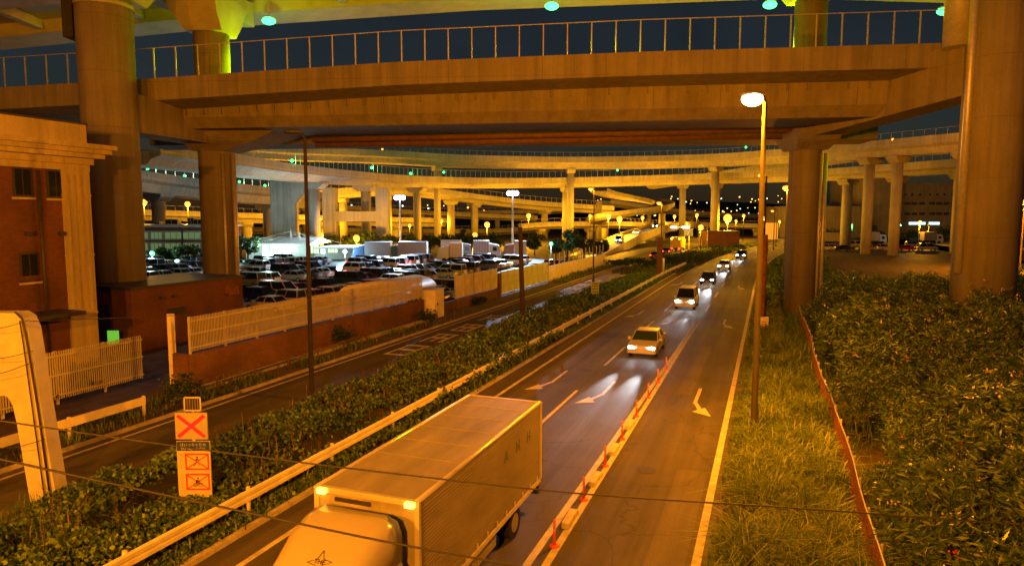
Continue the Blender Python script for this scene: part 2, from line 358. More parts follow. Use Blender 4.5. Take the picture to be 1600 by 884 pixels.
# ================================================================== GROUND, ROADS
g = MB(); g.poly([(-3500, -300, -.06), (3500, -300, -.06), (3500, 6000, -.06), (-3500, 6000, -.06)]); struct(g.build('ground', M_SOIL))
def strip(name, t0, t1, s0, s1, z, m, f=RP, n=40):
    b = MB(); ss = np.linspace(s0, s1, n)
    for a, c in zip(ss[:-1], ss[1:]): b.add([f(a, t0, z), f(a, t1, z), f(c, t1, z), f(c, t0, z)], [(0, 1, 2, 3)])
    return struct(b.build(name, m))
road = strip('main_road', -12.9, -.95, -40, 262, 0.0, M_ASPH)
side = strip('side_road', -23.6, -18.9, -40, 235, 0.0, M_ASPH, W)
walk = strip('roadside_strip', -26.9, -23.75, 26, 140, -.008, mat('dusty_asphalt', (.085, .07, .05), .9, .4, .6, .4), W)
lot = MB(); lot.poly([W(44, -27.2, -.012), W(250, -27.2, -.012), W(250, -140, -.012), W(30, -140, -.012)]); struct(lot.build('parking_ground', M_ASPH2))
lot = MB(); lot.poly([G(1262, 437, -.02), G(1262, 345, -.02), (330, 900, -.02), (420, 300, -.02), G(1760, 437, -.02)]); struct(lot.build('yard_ground', asphalt('yard_asphalt', (.085, .075, .062))))
def marks(name, par, items, f):
    b = MB()
    for (s0, s1, t0a, t0b, w) in items:
        n = max(1, int((s1-s0)/6)); ss = np.linspace(s0, s1, n+1)
        for a, c in zip(ss[:-1], ss[1:]):
            ta = t0a+(t0b-t0a)*(a-s0)/(s1-s0); tb = t0a+(t0b-t0a)*(c-s0)/(s1-s0)
            b.add([f(a, ta-w/2, .006), f(a, ta+w/2, .006), f(c, tb+w/2, .006), f(c, tb-w/2, .006)], [(0, 1, 2, 3)])
    o = b.build(name, M_PAINT, par); o['kind'] = 'structure'; return o
it = [(-20, 250, -11.85, -11.85, .18), (-20, 250, -1.4, -1.4, .22), (6, 57, -5.3, -5.2, .2), (6, 57, -4.78, -5.12, .2)]
it += [(s, s+6, -8.55, -8.55, .15) for s in range(2, 240, 12)] + [(s, s+5, -5.1, -5.1, .15) for s in range(63, 240, 12)]
it += [(115, 250, -8.9, -8.9, .14)]
marks('lane_lines', road, it, RP)
it = [(-20, 230, -23.1, -23.1, .16)] + [(-20, 34, -19.35, -19.35, .15)] + [(s, s+7, -19.5, -19.5, .16) for s in range(41, 225, 13)]
marks('lane_lines', side, it, W)
# turn arrows facing the traffic that comes towards the footbridge
def arrow(s, t, flip=1, hook=True):
    P = [(0, -.08), (3.0, -.08), (3.0, .08), (0, .08)]; b = MB()
    b.add([RP(s+a, t+c*flip, .008) for a, c in P], [(0, 1, 2, 3) if flip > 0 else (3, 2, 1, 0)])
    b.add([RP(s+a, t+c*flip, .0085) for a, c in [(.25, -.08), (.25, .1), (-.9, .42), (-1.15, .28)]], [(0, 1, 2, 3)])
    b.add([RP(s+a, t+c*flip, .009) for a, c in [(-.5, .5), (-1.3, .02), (-1.8, .85)]], [(0, 1, 2)])
    o = b.build('turn_arrow', M_PAINT, road); o['kind'] = 'structure'
for s, t, fl in [(31.5, -2.9, 1), (33.0, -10.2, -1), (31.5, -7.2, -1), (56, -3.1, 1), (56, -7.0, -1), (59, -10.4, -1), (84, -7.0, -1), (88, -10.3, -1), (86, -3.2, 1)]: arrow(s, t, fl)
def patch_road(s0, s1, t0, t1, m, z, nm='road_patch'):
    b = MB(); b.add([RP(s0, t0, z), RP(s0, t1, z), RP(s1, t1, z), RP(s1, t0, z)], [(0, 1, 2, 3)]); o = b.build(nm, m, road); o['kind'] = 'structure'
M_PATCH = asphalt('fresh_asphalt', (.036, .034, .032)); M_PATCH2 = asphalt('old_asphalt', (.095, .088, .078))
for q in ((58, 66.5, -4.9, -1.6), (47, 49.2, -11.6, -8.8), (72, 80, -8.3, -5.4)): patch_road(*q, M_PATCH, .0035)
for q in ((12, 23, -2.6, -1.65), (33, 46, -3.9, -3.2), (20, 44, -11.3, -10.2)): patch_road(*q, M_PATCH2, .003)
for s, t in ((22.5, -3.6), (41, -2.4), (36.5, -9.2)):
    b = MB(); p = RP(s, t); b.tube([(p.x, p.y, .0), (p.x, p.y, .006)], .33, 20); b.build('manhole_cover', mat('cast_iron', (.04, .035, .03), .6, .4, 8, .5), road)['kind'] = 'structure'
# worn painted characters on the side road: illegible in the photograph, so only their blocky strokes
def glyph(s, t, k):
    b = MB(); r = random.Random(k); L, Wd = 3.4, 1.55
    def st_(a0, a1, c0, c1): b.add([W(s+a0, t+c0, .007+.0007*len(b.f)), W(s+a0, t+c1, .007+.0007*len(b.f)), W(s+a1, t+c1, .007+.0007*len(b.f)), W(s+a1, t+c0, .007+.0007*len(b.f))], [(0, 1, 2, 3)])
    st_(0, L, -Wd/2, -Wd/2+.2)
    if k % 2 == 0: st_(0, .35, -Wd/2, Wd/2)
    st_(L-.4, L, -Wd/2-.1, Wd/2); st_(L*.45, L*.6, -Wd/2, Wd/2); st_(.2, L*.9, Wd/2-.25, Wd/2)
    if k % 3 != 0: st_(L*.1, L, -.12, .12)
    o = b.build('painted_character', M_PAINT, side); o['kind'] = 'structure'
for k, s in enumerate([36.4, 41.0, 45.8, 51.0]): glyph(s, -21.4, k)
for k, s in enumerate([76, 80.5, 86]): glyph(s, -21.4, k+1)
# concrete kerbs and gutters
b = MB()
for s in range(-40, 228, 3): b.rbox(s, s+2.98, -23.75, -23.6, -.05, .13)
struct(b.build('kerb', M_CONC_S))
b = MB()
for s in range(-20, 240, 3): b.hexa([RP(s, -13.1, -.05), RP(s, -12.9, -.05), RP(s+2.98, -12.9, -.05), RP(s+2.98, -13.1, -.05), RP(s, -13.1, .12), RP(s, -12.93, .12), RP(s+2.98, -12.93, .12), RP(s+2.98, -13.1, .12)])
struct(b.build('kerb', M_CONC_S))
# hills with town lights far behind the junction
def hill(xs, Y, label_):
    b = MB(); top = []; 
    for i, (x, h) in enumerate(xs): top.append((x, h))
    n = len(xs)
    b.loft([[(x, Y, -1) for x, h in xs], [(x, Y+60, h) for x, h in xs], [(x, Y+500, h*.6) for x, h in xs], [(x, Y+900, -1) for x, h in xs]], cap=False, closed=False, smooth=True)
    return struct(b.build('hills', mat('dark_hillside', (.02, .025, .015), .95, .5, .02)))
hill([(-900, 10), (-500, 22), (-250, 25), (0, 22), (150, 38), (330, 46), (520, 40), (800, 26), (1400, 10)], 1500, '')

# ================================================================== VIADUCTS
def frame_along(P):
    """horizontal normals of a polyline that point away from the camera"""
    T = [P[min(i+1, len(P)-1)][:2]-P[max(i-1, 0)][:2] for i in range(len(P))]; N = []
    for p, t in zip(P, T):
        t = t/np.linalg.norm(t); n = np.array([-t[1], t[0]])
        if n @ p[:2] < 0: n = -n
        N.append(n)
    return N
def ribbon(root, ctrl, width=9.0, depth=2.6, fence=1.5, m=M_CONC_S, sub=6, post=2.0, par=1.15, flangeh=.55, N0=None):
    """deck with parapets and box girder along the near parapet-top line ctrl [(x,y,z)]"""
    P = smooth_path(ctrl, sub); N = frame_along(P)
    prof = [(0, 0), (0, -par-flangeh), (1.5, -par-flangeh-.45), (2.2, -depth), (width-2.2, -depth), (width-1.5, -par-flangeh-.45), (width, -par-flangeh), (width, 0), (width-.25, 0), (width-.3, -par), (.3, -par), (.25, 0)]
    rings = [[(p[0]+n[0]*u, p[1]+n[1]*u, p[2]+h) for u, h in prof] for p, n in zip(P, N)]
    b = MB(); b.loft(rings); b.build('deck', m, root)
    # joint lines / drip edge along the parapet foot
    b = MB(); 
    for (p, n, q, n2) in zip(P[:-1], N[:-1], P[1:], N[1:]):
        for z in (-par,):
            b.hexa([(p[0]-n[0]*.05, p[1]-n[1]*.05, p[2]+z-.12), (p[0]+n[0]*.02, p[1]+n[1]*.02, p[2]+z-.12), (q[0]+n2[0]*.02, q[1]+n2[1]*.02, q[2]+z-.12), (q[0]-n2[0]*.05, q[1]-n2[1]*.05, q[2]+z-.12),
                    (p[0]-n[0]*.05, p[1]-n[1]*.05, p[2]+z), (p[0]+n[0]*.02, p[1]+n[1]*.02, p[2]+z), (q[0]+n2[0]*.02, q[1]+n2[1]*.02, q[2]+z), (q[0]-n2[0]*.05, q[1]-n2[1]*.05, q[2]+z)])
    b.build('cable_duct', M_GALV, root)
    if fence:
        b = MB(); acc = 0; L = 0
        for (p, n, q, n2) in zip(P[:-1], N[:-1], P[1:], N[1:]):
            a = np.array([p[0]+n[0]*.12, p[1]+n[1]*.12, p[2]]); c = np.array([q[0]+n2[0]*.12, q[1]+n2[1]*.12, q[2]]); d = np.linalg.norm(c-a)
            while acc < L+d:
                k = (acc-L)/d; x = a+(c-a)*k; b.bar(x+np.array([0, 0, .002]), x+np.array([0, 0, fence]), .07, .07); acc += post
            L += d
            for h in (fence,): b.bar(a+np.array([0, 0, h]), c+np.array([0, 0, h]), .05, .05)
        b.build('guard_fence', M_GALV, root)
    return P, N
def interp(P, N, px):
    """where the deck's near edge crosses picture column px"""
    for i in range(len(P)-1):
        a, b_ = P[i], P[i+1]
        xa = 800+FPX*a[0]/((a[1])*ct-(a[2]-CAMH)*st); xb = 800+FPX*b_[0]/((b_[1])*ct-(b_[2]-CAMH)*st)
        if (xa-px)*(xb-px) <= 0 and xa != xb:
            k = (px-xa)/(xb-xa); return a+(b_-a)*k, N[i]
    return P[-1], N[-1]
def pier(root, x, y, ztop, D, m=M_CONC_S, cap=None, n=24, z0=-.3):
    b = MB(); b.tube([(x, y, z0), (x, y, ztop)], [D/2, D/2], n, cap=True)
    if cap:
        (nx, ny), wd, th = cap; tx, ty = -ny, nx
        def f(u, v, z): return (x+nx*u+tx*v, y+ny*u+ty*v, z)
        b.loft([[f(-wd*.28, -D*.55, ztop-th), f(wd*.28, -D*.55, ztop-th), f(wd*.28, D*.55, ztop-th), f(-wd*.28, D*.55, ztop-th)],
                [f(-wd/2, -D*.55, ztop-th*.35), f(wd/2, -D*.55, ztop-th*.35), f(wd/2, D*.55, ztop-th*.35), f(-wd/2, D*.55, ztop-th*.35)],
                [f(-wd/2, -D*.55, ztop+.02), f(wd/2, -D*.55, ztop+.02), f(wd/2, D*.55, ztop+.02), f(-wd/2, D*.55, ztop+.02)]])
    return b.build('pier', m, root)

# ---- the two-deck viaduct overhead -------------------------------------------------
YF = 67.0
root = thing('viaduct', 'huge two-deck concrete viaduct crossing overhead on four thick round columns', 'viaduct', (2, 54, 0))
def near(px, py, Y): return A(px, py, Y)
def yn(x): return 50-.081*(x+27.8)                 # the deck runs askew: nearer on the right
def nearp(px, py):
    Y = (50-.081*27.8)/(1+.081*(px-800)/FPX); return A(px, py, Y)
pl = [nearp(-420, 172), nearp(0, 137), nearp(205, 125), nearp(620, 97), nearp(1000, 81), nearp(1510, 66), nearp(2000, 50)]
zt = [p.z for p in pl]; xs_ = [p.x for p in pl]
def ztop(x): return float(np.interp(x, xs_, zt))
def D_(x, dy, z): return (x, yn(x)+dy, z)
PARH = 1.55
def deckprof(x):
    z = ztop(x); p = PARH
    return [D_(x, dy, h) for dy, h in [(0, z), (0, z-p), (.4, z-p-.06), (2.3, z-p-.3), (9.5, z-p-.3), (11.0, z-p-.06), (11.4, z-p), (11.4, z), (11.15, z), (11.1, z-1.0), (.3, z-1.0), (.25, z)]]
xs = np.linspace(xs_[0], xs_[-1], 60)
b = MB(); b.loft([deckprof(x) for x in xs])
for i in range(30):
    x = -30+62*i/29; z = ztop(x); y = yn(x); b.box(x-.012, x+.012, y-.004, y+.02, z-PARH, z-.01, 1)
b.build('deck', [M_CONC, mat('dark_joint', (.10, .09, .075), .9, .3, 3)], root)  # thin dark strips draw the parapet's joint lines
# deep box girder between the portal frames, tapered at both ends
def girder(x, zt_, zb, y0, y1):
    return [D_(x, y0, zt_), D_(x, y0+.12, zb+.75), D_(x, y0+.8, zb), D_(x, y1-.8, zb), D_(x, y1-.12, zb+.75), D_(x, y1, zt_)]
xl, xr = A(238, 165, 52.2).x, A(1458, 100, 47.4).x
b = MB(); rings = []
for k, x in enumerate(np.linspace(xl, xr, 30)):
    f = (x-xl)/(xr-xl); rings.append(girder(x, ztop(x)-PARH-.31, 15.1+.35*f, 2.35, 9.4))
z = ztop(xl-2.2)-PARH-.31; rings.insert(0, girder(xl-2.2, z, z-1.0, 3.2, 8.6))
z = ztop(xr+2.6)-PARH-.31; rings.append(girder(xr+2.6, z, z-1.0, 3.2, 8.6))
b.loft(rings)
for i in range(40):        # stiffener tabs under the overhang
    x = xl+1.2+(xr-xl-2.4)*i/39; z = ztop(x)-PARH-.31; y = yn(x); b.box(x-.04, x+.04, y+2.2, y+2.37, z-.5, z-.01)
M_JOINT = mat('dark_joint', (.10, .09, .075), .9, .3, 3)
for i in range(1, 12):      # construction joints of the near face
    x = xl+(xr-xl)*i/12; zt_ = ztop(x)-PARH-.31; zb = 15.1+.35*i/12
    q = lambda dx, dy, z: (x+dx, yn(x+dx)+dy, z)
    b.hexa([q(-.015, 2.44, zb+.78), q(.015, 2.44, zb+.78), q(.015, 2.52, zb+.78), q(-.015, 2.52, zb+.78), q(-.015, 2.335, zt_-.02), q(.015, 2.335, zt_-.02), q(.015, 2.42, zt_-.02), q(-.015, 2.42, zt_-.02)], 1)
b.build('girder', [M_CONC, M_JOINT], root)
b = MB()
for y, z, r in ((10.1, 15.3, .25), (11.2, 15.0, .32), (12.1, 15.15, .18)): b.tube([D_(-17, y, z-.3), D_(23, y, z+.1)], r, 10)
for x in np.linspace(-16, 22, 22): y = yn(x); b.box(x-.06, x+.06, y+9.45, y+12.3, 15.5, 15.62)
b.build('service_pipe', mat('brown_pipe', (.16, .09, .05), .7, .3, 2), root)
# the second girder line behind, a hair lower
b = MB(); b.loft([[D_(x, 12.6, ztop(x)-2.4), D_(x, 12.6, 14.9), D_(x, 15.5, 14.75), D_(x, 15.5, ztop(x)-2.4)] for x in np.linspace(xl-6, xr+2, 12)]); b.build('girder', M_CONC, root)
# columns
FL = A(178, 300, 47.4); FR = A(1545, 300, 42.8); RL = A(340, 300, 57); RR = A(1256, 300, 56)
for p, D in ((FL, 3.46), (FR, 3.5)):
    b = MB(); b.tube([(p.x, p.y, -.3), (p.x, p.y, 31)], [D/2, D/2], 40)
    o = b.build('column', M_CONC, root)
    if p is FL:
        c = MB(); c.tube([(p.x, p.y, 22.3), (p.x, p.y, 22.55)], [D/2+.06, D/2+.06], 40, cap=False); c.build('steel_band', M_GALV, o)
        c = MB(); c.box(p.x-2.35, p.x-1.66, p.y-.8, p.y+.5, 20.3, 29); c.build('cable_box', M_DARK, o)
    else:
        c = MB(); c.tube([(p.x-1.8, p.y-.3, 5), (p.x-1.8, p.y-.3, 31)], .25, 12); c.tube([(p.x-1.85, p.y+.9, 18.9), (p.x-1.85, p.y+.9, 31)], .9, 20); c.build('drain_pipe', M_GALV, o)
for p, D, ex in ((RL, 2.75, 2.3), (RR, 2.45, .75)):
    b = MB(); b.tube([(p.x, p.y, -.3), (p.x, p.y, 30)], [D/2, D/2], 36)
    o = b.build('column', M_CONC, root)
    zz = 15.0
    c = MB()   # flared head under the girder
    c.loft([[(p.x-D*.52, p.y-D*.52, zz-1.25), (p.x+D*.52, p.y-D*.52, zz-1.25), (p.x+D*.52, p.y+D*.52, zz-1.25), (p.x-D*.52, p.y+D*.52, zz-1.25)],
            [(p.x-D*.6, p.y-D*.8, zz-.75), (p.x+D*(.4+ex*.45), p.y-D*.8, zz-.55), (p.x+D*(.4+ex*.45), p.y+D*.8, zz-.55), (p.x-D*.6, p.y+D*.8, zz-.75)],
            [(p.x-D*.65, p.y-D*1.1, zz+.2), (p.x+D*ex, p.y-D*1.1, zz+.35), (p.x+D*ex, p.y+D*1.1, zz+.35), (p.x-D*.65, p.y+D*1.1, zz+.2)]])
    c.build('column_head', M_CONC, o)
    c = MB(); c.tube([(p.x+D*.5+.22, p.y-.5, 0), (p.x+D*.5+.22, p.y-.5, 13.5)], .18, 10); c.tube([(p.x+D*.36, p.y-D*.42, 0), (p.x+D*.36, p.y-D*.42, 13.5)], .11, 8); c.build('drain_pipe', M_GALV, o)
# crossbeams of the portal frames (front column to rear column)
def crossbeam(a, c, zt0, zb0, zt1, zb1, w):
    d = (Vector((c.x, c.y, 0))-Vector((a.x, a.y, 0))).normalized(); n = Vector((-d.y, d.x, 0))*w/2
    b = MB(); A0, C0 = Vector((a.x, a.y, 0)), Vector((c.x, c.y, 0)); z = lambda p, h: (p.x, p.y, h)
    b.hexa([z(A0-n, zb0), z(A0+n, zb0), z(C0+n, zb1), z(C0-n, zb1), z(A0-n, zt0), z(A0+n, zt0), z(C0+n, zt1), z(C0-n, zt1)]); b.build('crossbeam', M_CONC, root)
crossbeam(FR, RR, 19.6, 16.1, 17.4, 14.5, 2.4)
crossbeam(FL, RL, 16.9, 14.3, 16.6, 14.2, 2.4)
# fence on the near parapet
b = MB(); x = xs_[0]+1; prev = None
while x < xs_[-1]:
    z = ztop(x); y = yn(x)+.12; b.bar((x, y, z+.002), (x, y, z+2.1), .075, .075)
    if prev: b.bar((prev[0], prev[1], prev[2]+2.1), (x, y, z+2.1), .045, .045)
    prev = (x, y, z); x += 1.62
b.build('guard_fence', M_GALV, root)
# upper deck: girders and cross ribs seen from below
ux = [-70, near(0, 79, YF).x, near(360, 43, YF).x, near(740, 17, YF).x, near(1240, -2, YF).x, near(1500, 2, YF).x, 75]
uz = [24.2, near(0, 79, YF).z, near(360, 43, YF).z, near(740, 17, YF).z, near(1240, -2, YF).z, near(1500, 6, YF).z, 28.8]
def uzf(x): return float(np.interp(x, ux, uz))
xs = np.linspace(-70, 75, 70); b = MB()
b.loft([[(x, 38, uzf(x)+1.0), (x, YF, uzf(x)+1.0), (x, YF, uzf(x)+3.2), (x, YF-.4, uzf(x)+3.2), (x, YF-.4, uzf(x)+1.4), (x, 38, uzf(x)+1.4)] for x in xs]); b.build('upper_deck', M_STEEL, root)
for y0, w, dz in ((YF-4.2, 4.2, 0), (YF-13.5, 3.0, -.1), (YF-21, 3.0, 0)):
    b = MB(); b.loft([[(x, y0, uzf(x)+.98), (x, y0+.5, uzf(x)+dz-.0), (x, y0+w-.02, uzf(x)+dz), (x, y0+w-.02, uzf(x)+.98)] for x in xs]); b.build('girder', M_STEEL, root)
for i, x in enumerate(np.linspace(-60, 66, 15)):
    b = MB(); b.box(x-.35, x+.35, 40, YF-4.3, uzf(x)+.2, uzf(x)+.99); b.build('cross_rib', M_STEEL, root)
for p, D in ((RL, 2.8), (RR, 2.75), (FL, 3.65), (FR, 3.65)):
    z = uzf(p.x); b = MB()
    b.loft([[(p.x-D*.52, p.y-D*.52, z-3.4), (p.x+D*.52, p.y-D*.52, z-3.4), (p.x+D*.52, p.y+D*.52, z-3.4), (p.x-D*.52, p.y+D*.52, z-3.4)],
            [(p.x-D*.9, p.y-D*.9, z-1.5), (p.x+D*.55, p.y-D*.9, z-2.2), (p.x+D*.55, p.y+D*.9, z-2.2), (p.x-D*.9, p.y+D*.9, z-1.5)],
            [(p.x-D*2.4, p.y-D*1.2, z+.1), (p.x+D*.62, p.y-D*1.2, z-.6), (p.x+D*.62, p.y+D*1.2, z-.6), (p.x-D*2.4, p.y+D*1.2, z+.1)],
            [(p.x-D*2.4, p.y-D*1.2, z+.9), (p.x+D*.62, p.y-D*1.2, z+.9), (p.x+D*.62, p.y+D*1.2, z+.9), (p.x-D*2.4, p.y+D*1.2, z+.9)]])
    b.build('column_head', M_STEEL, root)
for px, xo in ((270, 0), (1400, 0)):     # diagonal brackets under the upper deck
    p = near(px, 20, 58); b = MB(); z = uzf(p.x)
    b.loft([[(p.x-4, 45, z+.3), (p.x-2, 45, z+.3), (p.x-2, 45, z+.95), (p.x-4, 45, z+.95)], [(p.x+3, YF-4.5, z-1.1), (p.x+5, YF-4.5, z-1.1), (p.x+5, YF-4.5, z+.95), (p.x+3, YF-4.5, z+.95)]]); b.build('bracket', M_STEEL, root)

# green mercury lamps hung under the far edge of the upper deck
def hang_lamp(px, py, Y, label, power):
    p = A(px, py, Y); z = uzf(p.x); t = thing('deck_lamp', label, 'lamp', (p.x, p.y, p.z), 0, 'green lamps under the upper deck')
    b = MB(); b.bar((p.x, p.y, p.z+.2), (p.x, p.y, max(z+1.0, p.z+.5)), .08, .08); b.box(p.x-.45, p.x+.45, p.y-.25, p.y+.25, p.z+.18, p.z+.34); b.build('housing', M_GALV, t)
    b = MB(); b.ball(p, .62, 14, 8, 0, (1, .8, .55)); b.build('bulb', M_BULBG, t)
    point_light('lamp_light', (p.x, p.y-4, p.z-4.6), power*1.0, MERCDECK, .4, t); return t
hang_lamp(420, 33, 62.2, 'bright green lamp under the upper deck, nearest the left rear column', 900)
hang_lamp(862, 10, 62.2, 'bright green lamp under the upper deck at mid span above the road', 2000)
hang_lamp(1203, 8, 62.2, 'bright green lamp under the upper deck, just left of the right rear column', 2000)
hang_lamp(1475, 18, 62.2, 'bright green lamp under the upper deck, beside the thick right column', 2000)
for px, py in ((125, 126), (112, 101)):
    pass

# ---- far curving viaducts ----------------------------------------------------------
def V(px, py, Y): p = A(px, py, Y); return (p.x, p.y, p.z)
def far_viaduct(name, label, ctrl, width=9, depth=2.8, fence=1.5, piers=(), m=M_CONC_S, post=2.0, D=2.2, **k):
    c = V(*ctrl[len(ctrl)//2]); t = thing(name, label, 'viaduct', (c[0], c[1], 0), 0, 'far viaduct decks of the junction')
    P, N = ribbon(t, [V(*q) for q in ctrl], width, depth, fence, m, post=post, **k)
    for px in piers:
        d = D
        if isinstance(px, tuple): px, d = px
        p, n = interp(P, N, px); u = width/2
        pier(t, p[0]+n[0]*u, p[1]+n[1]*u, p[2]-depth+.05, d, m, ((n[0], n[1]), width*.62, 1.4))
    return t, P, N
v1, P1, N1 = far_viaduct('curved_viaduct', 'highest far viaduct deck with a row of small orange lamps along it',
    [(300, 218, 175), (440, 228, 185), (560, 233, 195), (640, 237, 200), (730, 242, 205), (900, 245, 210), (1100, 241, 200), (1230, 232, 175), (1290, 227, 160), (1480, 209, 138), (1620, 196, 125), (1800, 180, 112)],
    9.5, 3.4, 1.3, ((688, 2.0), (895, 2.2), 1110, (1387, 2.2), 1340, (1494, 3.0)), post=2.2)
v2, P2, N2 = far_viaduct('curved_viaduct', 'long tall-fenced viaduct curving from pale left end into the distance',
    [(250, 222, 92), (366, 240, 108), (481, 259, 138), (637, 274, 178), (780, 278, 205), (900, 277, 215), (1080, 272, 210), (1230, 266, 190), (1300, 263, 180), (1470, 250, 158), (1590, 243, 146), (1750, 230, 132)],
    9.5, 2.9, 1.9, (520, 597, (672, 2.1), (890, 2.0), (1112, 2.2), (1310, 2.6), (1387, 2.5), (1490, 3.2)), post=1.9, D=2.4)
v3, P3, N3 = far_viaduct('lower_viaduct', 'pale grey ribbed viaduct behind the left columns under green lamps',
    [(80, 238, 120), (150, 255, 128), (212, 265, 134), (310, 279, 145), (365, 286, 152), (430, 293, 160), (520, 302, 172)], 11, 3.9, 1.6, ((269, 2.6), (440, 3.2)), D=2.6)
far_viaduct('orange_viaduct', 'orange lit viaduct low behind the brick office', [(60, 322, 205), (210, 327, 210), (400, 333, 225), (560, 338, 240), (700, 341, 260)], 9, 3.3, 1.4, (325, 388, 510, 625), D=3.0, post=2.5)
far_viaduct('orange_viaduct', 'lowest orange lit deck just above the distant treetops', [(100, 352, 260), (380, 355, 270), (560, 356, 280), (760, 358, 300), (860, 352, 305)], 9, 2.8, 1.3, (420, 560, 700), D=2.5, post=3)
far_viaduct('middle_viaduct', 'viaduct passing behind the blue-white floodlights and dipping to the right', [(470, 300, 225), (560, 292, 225), (640, 290, 228), (696, 296, 235), (760, 305, 245), (852, 315, 260), (960, 322, 280)], 9, 3.2, 1.6, (530, 605, 715, 752, 862), D=2.6, post=2.5)
far_viaduct('middle_viaduct', 'thin far viaduct lined with small pale green lamps', [(440, 316, 300), (600, 326, 310), (700, 330, 320), (860, 326, 330), (960, 318, 330)], 9, 2.6, 1.3, (560, 780), D=2.5, post=3)
far_viaduct('bright_ramp', 'short brightly lit orange deck left of the twin columns', [(815, 350, 250), (860, 347, 252), (960, 346, 262), (1040, 349, 285)], 8, 2.6, 1.3, (850, 930), D=2.4, post=2.5)
far_viaduct('middle_viaduct', 'deck sloping up to the right between the two far curved viaducts', [(1010, 284, 245), (1080, 274, 235), (1160, 262, 225), (1240, 250, 210), (1320, 238, 195)], 8, 2.4, 1.2, (1060,), D=2.2, post=2.5)
far_viaduct('middle_viaduct', 'thin deck leaving the spiral ramp to the right under the twin columns', [(955, 312, 300), (1010, 320, 315), (1080, 329, 335), (1170, 334, 360), (1260, 335, 380)], 8, 2.6, 1.2, (1025, 1090), D=2.2, post=3)
far_viaduct('bright_ramp', 'low orange deck far behind the brown shed and the brightest lamp', [(1070, 347, 300), (1140, 349, 300), (1230, 350, 290), (1300, 350, 285)], 8, 2.4, 1.2, (1100, 1180), D=2.2, post=3)
far_viaduct('middle_viaduct', 'thin upper deck crossing behind the pale ribbed viaduct and portal pier', [(330, 300, 250), (450, 312, 262), (560, 322, 275), (700, 331, 290), (840, 337, 300)], 8, 2.6, 1.3, (480, 660, 745), D=2.4, post=3)
# spiral ramp
c0 = A(985, 310, 255); t = thing('spiral_ramp', 'spiral ramp curling down beside the twin columns at the junction centre', 'ramp', (c0.x, c0.y, 0), 0, 'far viaduct decks of the junction')
pts = []
for k in range(15):
    a = R(150-k*26); pts.append((c0.x+16*math.cos(a), c0.y+16*math.sin(a), 19-k*.85))
Pq = smooth_path(pts, 4); b = MB()
rings = []
for i, p in enumerate(Pq):
    d = np.array([p[0]-c0.x, p[1]-c0.y]); d /= np.linalg.norm(d)
    rings.append([(p[0]+d[0]*u, p[1]+d[1]*u, p[2]+h) for u, h in ((0, 0), (0, -1.4), (-1.5, -2.3), (-5.5, -2.3), (-7, -1.4), (-7, 0), (-6.7, 0), (-6.7, -1), (-.3, -1), (-.3, 0))])
b.loft(rings); b.build('deck', M_CONC_S, t)
for a in (150, 215, 290, 10): pier(t, c0.x+12.5*math.cos(R(a)), c0.y+12.5*math.sin(R(a)), 14-(150-a if a < 151 else 510-a)/26*.85, 2.4)
# portal frame of square orange columns
def portal(pxa, pxb, Y, ztop_, zb_, label, w=3.0):
    a, c = A(pxa, 350, Y), A(pxb, 350, Y); t = thing('portal_frame', label, 'viaduct pier', ((a.x+c.x)/2, Y, 0))
    for p in (a, c):
        b = MB(); b.box(p.x-w/2, p.x+w/2, Y-w/2, Y+w/2, -.2, ztop_); b.build('column', M_CONC_S, t)
    b = MB(); b.box(a.x+w/2, c.x-w/2, Y-w/2+.2, Y+w/2-.2, zb_, zb_+2.4); b.build('crossbeam', M_CONC_S, t)
portal(517, 599, 165, A(517, 297, 165).z+.5, A(560, 346, 165).z, 'orange H-shaped portal pier standing behind the service building')
# hammerhead pier with stepped arm (pale)
p = A(448, 330, 150); t = thing('hammerhead_pier', 'pale square pier with one stepped arm reaching to the right', 'viaduct pier', (p.x, p.y, 0))
b = MB(); b.box(p.x-3, p.x-.3, p.y-1.5, p.y+1.5, -.2, A(448, 284, 150).z); b.build('column', M_CONC_S, t)
b = MB(); zt_ = A(448, 284, 150).z
b.loft([[(p.x-.3, y, -.2), (p.x+2.2, y, -.2), (p.x+2.2, y, zt_-4.5), (p.x+4.2, y, zt_-2.6), (p.x+5.6, y, zt_-2.2), (p.x+5.6, y, zt_), (p.x-.3, y, zt_)] for y in (p.y-1.3, p.y+1.3)]); b.build('arm', M_CONC_S, t)

# ================================================================== BUILDINGS
# dark brick building at the left edge; wall runs along the road
t = thing('brick_building', 'tall dark red brick building with cream corner pilaster and stepped cornice', 'building', W(22, -40), 0)
S0, S1, T0, T1 = 2, 28, -36, -50
H_ = 13.2
b = MB(); b.rbox(S0, S1, T1, T0, -.2, H_-2.2); b.build('wall', M_BRICK, t)
b = MB()
b.rbox(S1-1.5, S1+.12, T0-.8, T0+.12, -.1, H_-2.2)
for k in range(4): b.rbox(S1-1.35+k*.38, S1-1.2+k*.38, T0+.12, T0+.17, 3.2, H_-2.4)
for z in (3.0, 6.3, 9.6): b.rbox(S1-1.53, S1+.15, T0-.83, T0+.15, z, z+.1)
b.build('corner_pilaster', M_STONE, t)
b = MB()
for z0, z1, o in ((H_-2.2, H_-1.85, .15), (H_-1.85, H_-1.5, .3), (H_-1.5, H_-1.25, .7), (H_-1.25, H_-1.0, .95), (H_-1.0, H_-.75, 1.15), (H_-.75, H_+.35, .1)): b.rbox(S0, S1+o, T1, T0+o, z0, z1)
b.build('cornice', M_STONE, t)
b = MB(); b.rbox(S0, S1+.16, T1, T0+.16, H_+.35, H_+.45); b.build('coping', M_DARK, t)
